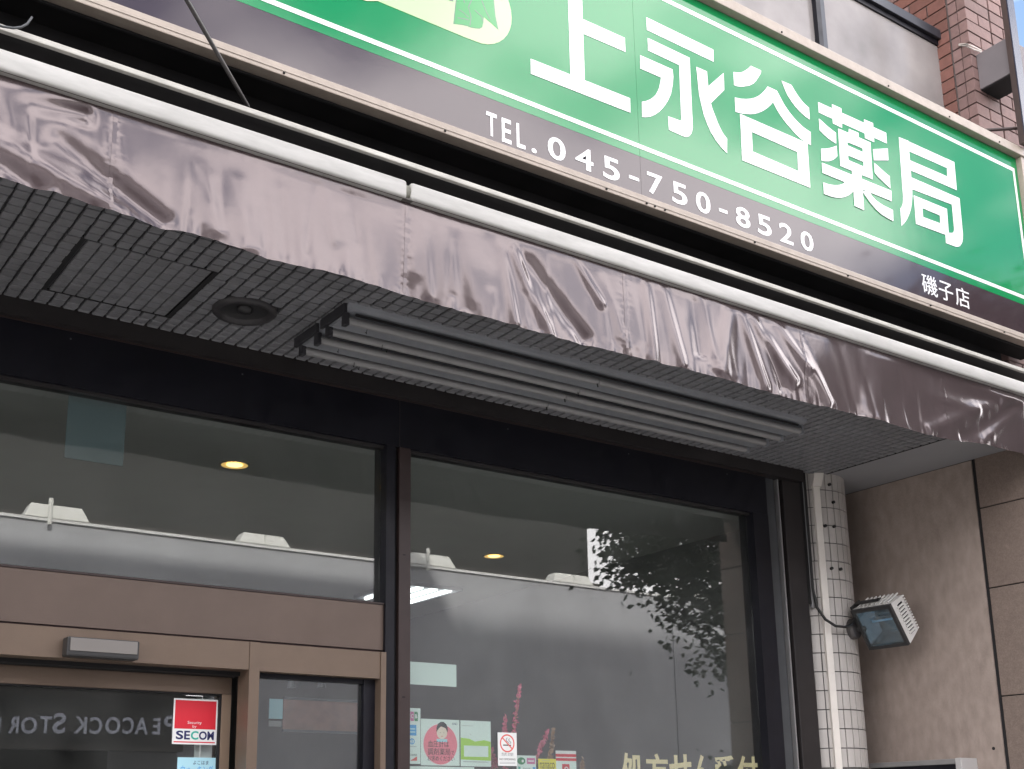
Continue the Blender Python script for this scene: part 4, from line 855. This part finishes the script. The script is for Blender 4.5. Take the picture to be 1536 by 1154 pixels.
for pts in ([(3.020, 1.868), (3.022, 1.874), (3.014, 1.878), (3.010, 1.884), (3.016, 1.889)], [(3.014, 1.868), (3.008, 1.874), (3.000, 1.878), (2.998, 1.886), (3.004, 1.892)]):
    for a, c in zip(pts, pts[1:]):
        d = Vector((c[0]-a[0], c[1]-a[1])).normalized()*.001; sk.plate([[(a[0]-d.y, a[1]+d.x), (a[0]+d.y, a[1]-d.x), (c[0]+d.y, c[1]-d.x), (c[0]-d.y, c[1]+d.x)]], SN-LAY, SN-.00005)
sk.build('smoke_line', M_blackp, ns, recalc=False)
glyph('printed_words', '禁煙', 0.0, 2.972, 3.034, 1.817, 1.831, SN-.0001, M_greyp, ns, thick=.0003)
glyph('printed_words', 'NO SMOKING', 0.0, 2.963, 3.044, 1.800, 1.808, SN-.0001, M_blackp, ns, thick=.0003)
for z in (1.791, 1.786): patch(ns, 'small_print', 2.963, 3.042, z, z+.0018, SN, M_greyp)
c1 = sheet('service_card', 3.058, 3.160, 1.70, 1.822, S1, M_mint, 'pale green card with a dark green pill and a pink box logo', 'card')
MB().plate([[(3.083+.019*math.cos(a)*1.1, 1.799+.015*math.sin(a)) for a in [2*math.pi*i/24 for i in range(24)]]], S1-LAY, S1-.00005).build('green_logo', M_greenp, c1, recalc=False)
disc_xz(3.09, 1.799, .006, S1, M_paper, c1, 'logo_hole', 2); patch(c1, 'pink_logo', 3.112, 3.154, 1.787, 1.812, S1, M_magenta); patch(c1, 'pink_logo_line', 3.118, 3.148, 1.797, 1.802, S1, M_paper, 2)
patch(c1, 'blue_square', 3.142, 3.156, 1.760, 1.775, S1, M_bluep); patch(c1, 'green_square', 3.066, 3.078, 1.764, 1.776, S1, M_teal); patch(c1, 'grey_line', 3.09, 3.13, 1.768, 1.771, S1, M_greyp)
nc = sheet('yellow_card', 3.172, 3.266, 1.70, 1.810, S1, M_yellow, 'bright yellow electronic money card sticker', 'sticker')
glyph('printed_words', 'nanaco', 0.0, 3.180, 3.258, 1.769, 1.795, S1-.0001, M_blackp, nc, thick=.0003)
patch(nc, 'small_print', 3.19, 3.235, 1.801, 1.803, S1, M_greyp)
rc = sheet('red_topped_card', 3.2665, 3.378, 1.70, 1.846, S1+.0012, M_mint, 'pale card with white and red bands along its top', 'sticker')
patch(rc, 'white_band', 3.2665, 3.378, 1.833, 1.846, S1+.0012, M_paper); patch(rc, 'red_band', 3.2665, 3.378, 1.820, 1.8325, S1+.0012, M_red); patch(rc, 'pale_line', 3.2665, 3.378, 1.8155, 1.8197, S1+.0012, M_paper); patch(rc, 'red_band', 3.2665, 3.378, 1.803, 1.815, S1+.0012, M_red)
patch(rc, 'red_mark', 3.30, 3.34, 1.755, 1.79, S1+.0012, M_red); disc_xz(3.322, 1.768, .011, S1+.0012, M_paper, rc, 'mark_swirl', 2, .006)
for px in (1290, 1305, 1330): pass
# gold lettering on the window
gl = thing('window_lettering', (4.06, S1, 1.7), 'cream-gold prescription lettering with dark edges along the bottom of the window', 'lettering')
for ch, x0, x1 in (('処', 3.631, 3.766), ('方', 3.773, 3.910), ('せ', 3.918, 4.057), ('ん', 4.066, 4.190), ('受', 4.203, 4.345), ('付', 4.354, 4.494)):
    glyph('character_edge', ch, .03, x0-.004, x1+.004, 1.700-.004, 1.849, S1, M_goldedge, gl, thick=.0004)
    glyph('character', ch, .03, x0, x1, 1.702, 1.845, S1-.0005, M_gold, gl, thick=.0005)
# security and walking stickers on the sliding door
D1 = 4.2912
sc_ = sheet('security_sticker', 1.599, 1.767, 1.838, 2.001, D1, M_paper, 'red and white square security sticker on the sliding door glass', 'sticker')
patch(sc_, 'red_field', 1.605, 1.761, 1.893, 1.995, D1, M_red); patch(sc_, 'red_line', 1.605, 1.761, 1.844, 1.848, D1, M_red)
glyph('printed_words', 'Security', 0.0, 1.654, 1.707, 1.908, 1.921, D1-LAY-.0001, M_paper, sc_, thick=.0003)
glyph('printed_words', 'by', 0.0, 1.673, 1.688, 1.895, 1.907, D1-LAY-.0001, M_paper, sc_, thick=.0003)
for ch, x0, x1, m_ in (('S', 1.612, 1.640, M_navyprint), ('E', 1.643, 1.665, M_navyprint), ('C', 1.668, 1.697, M_teal), ('O', 1.699, 1.729, M_navyprint), ('M', 1.731, 1.756, M_navyprint)):
    glyph('printed_letter', ch, .03, x0, x1, 1.855, 1.886, D1-.0001, m_, sc_, thick=.0003)
wk = sheet('walking_sticker', 1.623, 1.767, 1.66, 1.792, D1, M_lightblue, 'light blue sticker with dark blue characters under the security sticker', 'sticker')
glyph('printed_words', 'よこはま', 0.0, 1.682, 1.740, 1.767, 1.781, D1-.0001, M_navyprint, wk, thick=.0003)
glyph('printed_words', 'ウォーキング', 0.0, 1.636, 1.758, 1.735, 1.764, D1-.0001, M_bluep, wk, thick=.0003)
tag(box('mirrored_wall_strip', 1.700, 1.767, 4.330, 4.334, 1.60, 2.012, M_paper), 'pale strip standing in for a mirrored wall edge, behind the security sticker', 'strip')  # pale sheet standing in for the store wall edge mirrored in the door

# dried flower spikes standing behind the glass
def spike(pts, w, m, label, seed):
    r_ = random.Random(seed); t = thing('flower_spike', pts[0], label, 'flower', 'dried flower spikes behind the glass')
    MB().tube(pts, .0022, 5).build('stem', M_dry, t)
    pb = MB()
    for i in range(150):
        s = r_.random()**.8*(len(pts)-1); k = min(int(s), len(pts)-2); f_ = s-k
        c = Vector(pts[k]).lerp(Vector(pts[k+1]), f_); tip = 1 - .65*(s/(len(pts)-1))
        c += Vector((r_.gauss(0, w*.75*tip), r_.gauss(0, w*.75*tip), r_.gauss(0, .008)))
        a = Vector((r_.gauss(0, 1), r_.gauss(0, 1), r_.gauss(0, 1))).normalized()*.0095; b = a.cross(Vector((r_.gauss(0, 1), r_.gauss(0, 1), r_.gauss(0, 1)))).normalized()*.006
        pb.add([c-a, c+b, c+a, c-b], [(0, 1, 2, 3)])
    tag(pb.build('petals', m, t, recalc=False), kind='stuff')
FY = 4.235
def P(*q): return [tuple(at(x, y, FY)) for x, y in q]
spike(P((762,1150),(768,1110),(774,1075),(779,1030)), .011, M_petal, 'tallest pink dried flower spike behind the no smoking sign', 1)
spike(P((756,1150),(757,1110),(758,1075)), .010, M_petal, 'short pink dried flower spike left of the tallest one', 2)
spike(P((742,1154),(740,1140),(737,1125)), .010, M_petal, 'low pink flower tuft between the green notice and the no smoking sign', 3)
spike(P((800,1148),(812,1118),(822,1098)), .007, M_petal, 'slanting pink flower spike above the yellow card', 4)
spike(P((824,1150),(828,1120),(830,1095)), .007, M_dry, 'tan dried flower spike beside the slanting pink one', 5)
spike(P((873,1154),(873,1150),(874,1146)), .006, M_dry, 'tiny tan flower tip right of the red topped card', 6)

# ------------------------------------------------------------------ across the road (seen mirrored in the glass)
ob = thing('store_building', (8, -7, 0), 'low white store across the road with dark upper floor, mirrored in the glass', 'building')
OY = -6.0
box('wall', 5.92, 13.62, OY-.3, OY, 0, 5.05, M_opp, ob); box('wall', 13.64, 40, OY-.3, OY, 0, 5.05, M_opp, ob); box('wall_joint', 13.6205, 13.6395, OY-.28, OY-.02, 0, 5.05, M_sealant, ob)
box('fascia', -20, 5.9195, OY-.3, OY-.002, 3.16, 5.05, M_opp, ob)
for a, b in ((-20, 2.0), (2.002, 8.0), (8.002, 14.0), (14.002, 40)): box('coping', a, b, OY-.36, OY+.035, 5.051, 5.085, M_coping, ob)
box('upper_floor', -20, 12.45, -16, OY-.65, 5.275, 6.4, M_opp_dark, ob); box('upper_band', -20, 12.6, -16, OY-.55, 4.6, 5.274, M_opp_band, ob)
box('recess_wall', -20, 5.91, -9.2, -9.0, 0, 3.15, M_opp_dark, ob); box('recess_soffit', -20, 5.91, -9.0, OY-.31, 3.02, 3.15, M_opp_band, ob)
box('recess_side', 5.62, 5.918, -9.2, OY-.31, 0, 3.15, M_opp, ob)
box('sign_band', -20, 5.60, OY-.25, OY-.05, 2.50, 3.06, M_opp_dark, ob); box('band_trim', -20, 5.60, OY-.26, OY-.045, 3.0605, 3.155, M_opp_band, ob); box('band_trim', -20, 5.6, OY-.26, OY-.045, 2.44, 2.4995, M_opp_band, ob)
def opx(px, py): return at(px, py, 8.4 - (OY - .05))
S_ = 4.389
for ch, a, b, t, bo in (('E',-28,35,590,695),('R',80,155,585,695),('O',162,277,590,697),('T',288,372,585,695),('S',373,466,563,697),('K',513,606,588,697),('C',620,707,590,700),('O',723,827,590,700),('C',838,917,592,700),('A',918,1012,595,702),('E',1038,1090,598,704),('P',1112,1190,580,706)):
    p0 = opx(a/S_, 940 + bo/S_); p1 = opx(b/S_, 940 + t/S_)
    glyph('letter', ch, .02, p0.x, p1.x, p0.z, p1.z, OY-.05, M_lettergrey, ob, thick=.02, face=1)
q = at(143, 1053, 14.64); downlight(q.x, 8.4-14.64, 3.0, .07, 'small lit downlight mirrored in the sliding door glass')
def flood_box(x0, x1, ztop, pole, label):
    t = thing('flood_box', ((x0+x1)/2, OY, 5.085), label, 'light box', 'light boxes along the store roof edge')
    b = MB(); d0, d1 = OY-.24, OY+.05; i = .085
    b.add([(x0,d0,5.086),(x1,d0,5.086),(x1,d1,5.086),(x0,d1,5.086),(x0+i,d0+.05,ztop),(x1-i,d0+.05,ztop),(x1-i,d1-.06,ztop),(x0+i,d1-.06,ztop)], [(0,3,2,1),(4,5,6,7),(0,1,5,4),(1,2,6,5),(2,3,7,6),(3,0,4,7)])
    b.build('housing', M_floodw, t, bevel=.012)
    if pole: MB().tube([(x0+.28, OY+.09, 5.0), (x0+.28, OY+.09, ztop+.05)], .028, 8).build('arm', M_floodw, t)
    else: box('middle_rib', (x0+x1)/2-.008, (x0+x1)/2+.008, OY-.02, OY+.055, 5.087, ztop-.02, M_floodw, t)
flood_box(3.44, 4.20, 5.262, True, 'white light box with an arm, leftmost in the mirrored roof edge')
flood_box(6.11, 6.83, 5.235, False, 'plain white light box mirrored just left of the mullion')
flood_box(8.65, 9.43, 5.262, True, 'white light box with an arm mirrored just right of the mullion')
flood_box(11.19, 11.98, 5.235, False, 'plain white light box mirrored next to the tree')
flood_box(13.8, 14.58, 5.262, True, 'white light box with an arm mirrored behind the tree')

def tree(x, y, cc, rr, label, seed, nclump, name='street_tree'):
    r_ = random.Random(seed); t = thing(name, (x, y, 0), label, 'tree')
    b = MB(); cc = Vector(cc); clumps = []
    while len(clumps) < nclump:
        v = Vector((r_.uniform(-1, 1), r_.uniform(-1, 1), r_.uniform(-1, 1)))
        if .30 < v.length < 1.0: clumps.append(cc + Vector((v.x*rr[0], v.y*rr[1], v.z*rr[2])))
    fork = Vector((x + .1, y, cc.z - rr[2]*.75))
    b.tube([Vector((x, y, 0)), Vector((x+.05, y, fork.z*.5)), fork, cc + Vector((.2, 0, rr[2]*.4))], [.10, .085, .07, .02], 9)
    for p in clumps[:int(nclump*.7)]:
        s = fork.lerp(cc, r_.uniform(.0, .8)); mid = s.lerp(p, .5) + Vector((r_.gauss(0, .12), r_.gauss(0, .12), .12)); b.tube([s, mid, p], [.022, .012, .004], 5)
    b.build('trunk', M_bark, t)
    lb = MB()
    for p in clumps:
        sg = r_.uniform(.10, .20)
        for k in range(int(240*(sg/.15)**2)):
            c = p + Vector((r_.gauss(0, sg*1.25), r_.gauss(0, sg), r_.gauss(0, sg*.7)))
            n1 = Vector((r_.gauss(0, 1), r_.gauss(0, 1), r_.gauss(-.3, .6))).normalized(); n2 = n1.cross(Vector((r_.gauss(0, 1), r_.gauss(0, 1), r_.gauss(0, 1)))).normalized()
            s = r_.uniform(.045, .08); lb.add([c, c+n1*s*.45+n2*s*.36, c+n1*s*1.15, c+n1*s*.45-n2*s*.36], [(0, 1, 2, 3)])
    tag(lb.build('crown', M_leaf, t, recalc=False), kind='stuff')
tree(8.2, 0.9, (8.62, 0.9, 4.22), (2.0, 0.9, 1.5), 'leafy street tree by the kerb, mirrored dark in the right pane', 21, 230)
tree(8.45, 1.0, (8.45, 1.0, 1.55), (.75, .5, .8), 'low leafy shrub at the foot of the street tree, mirrored faintly in the pane', 5, 40, 'street_shrub')
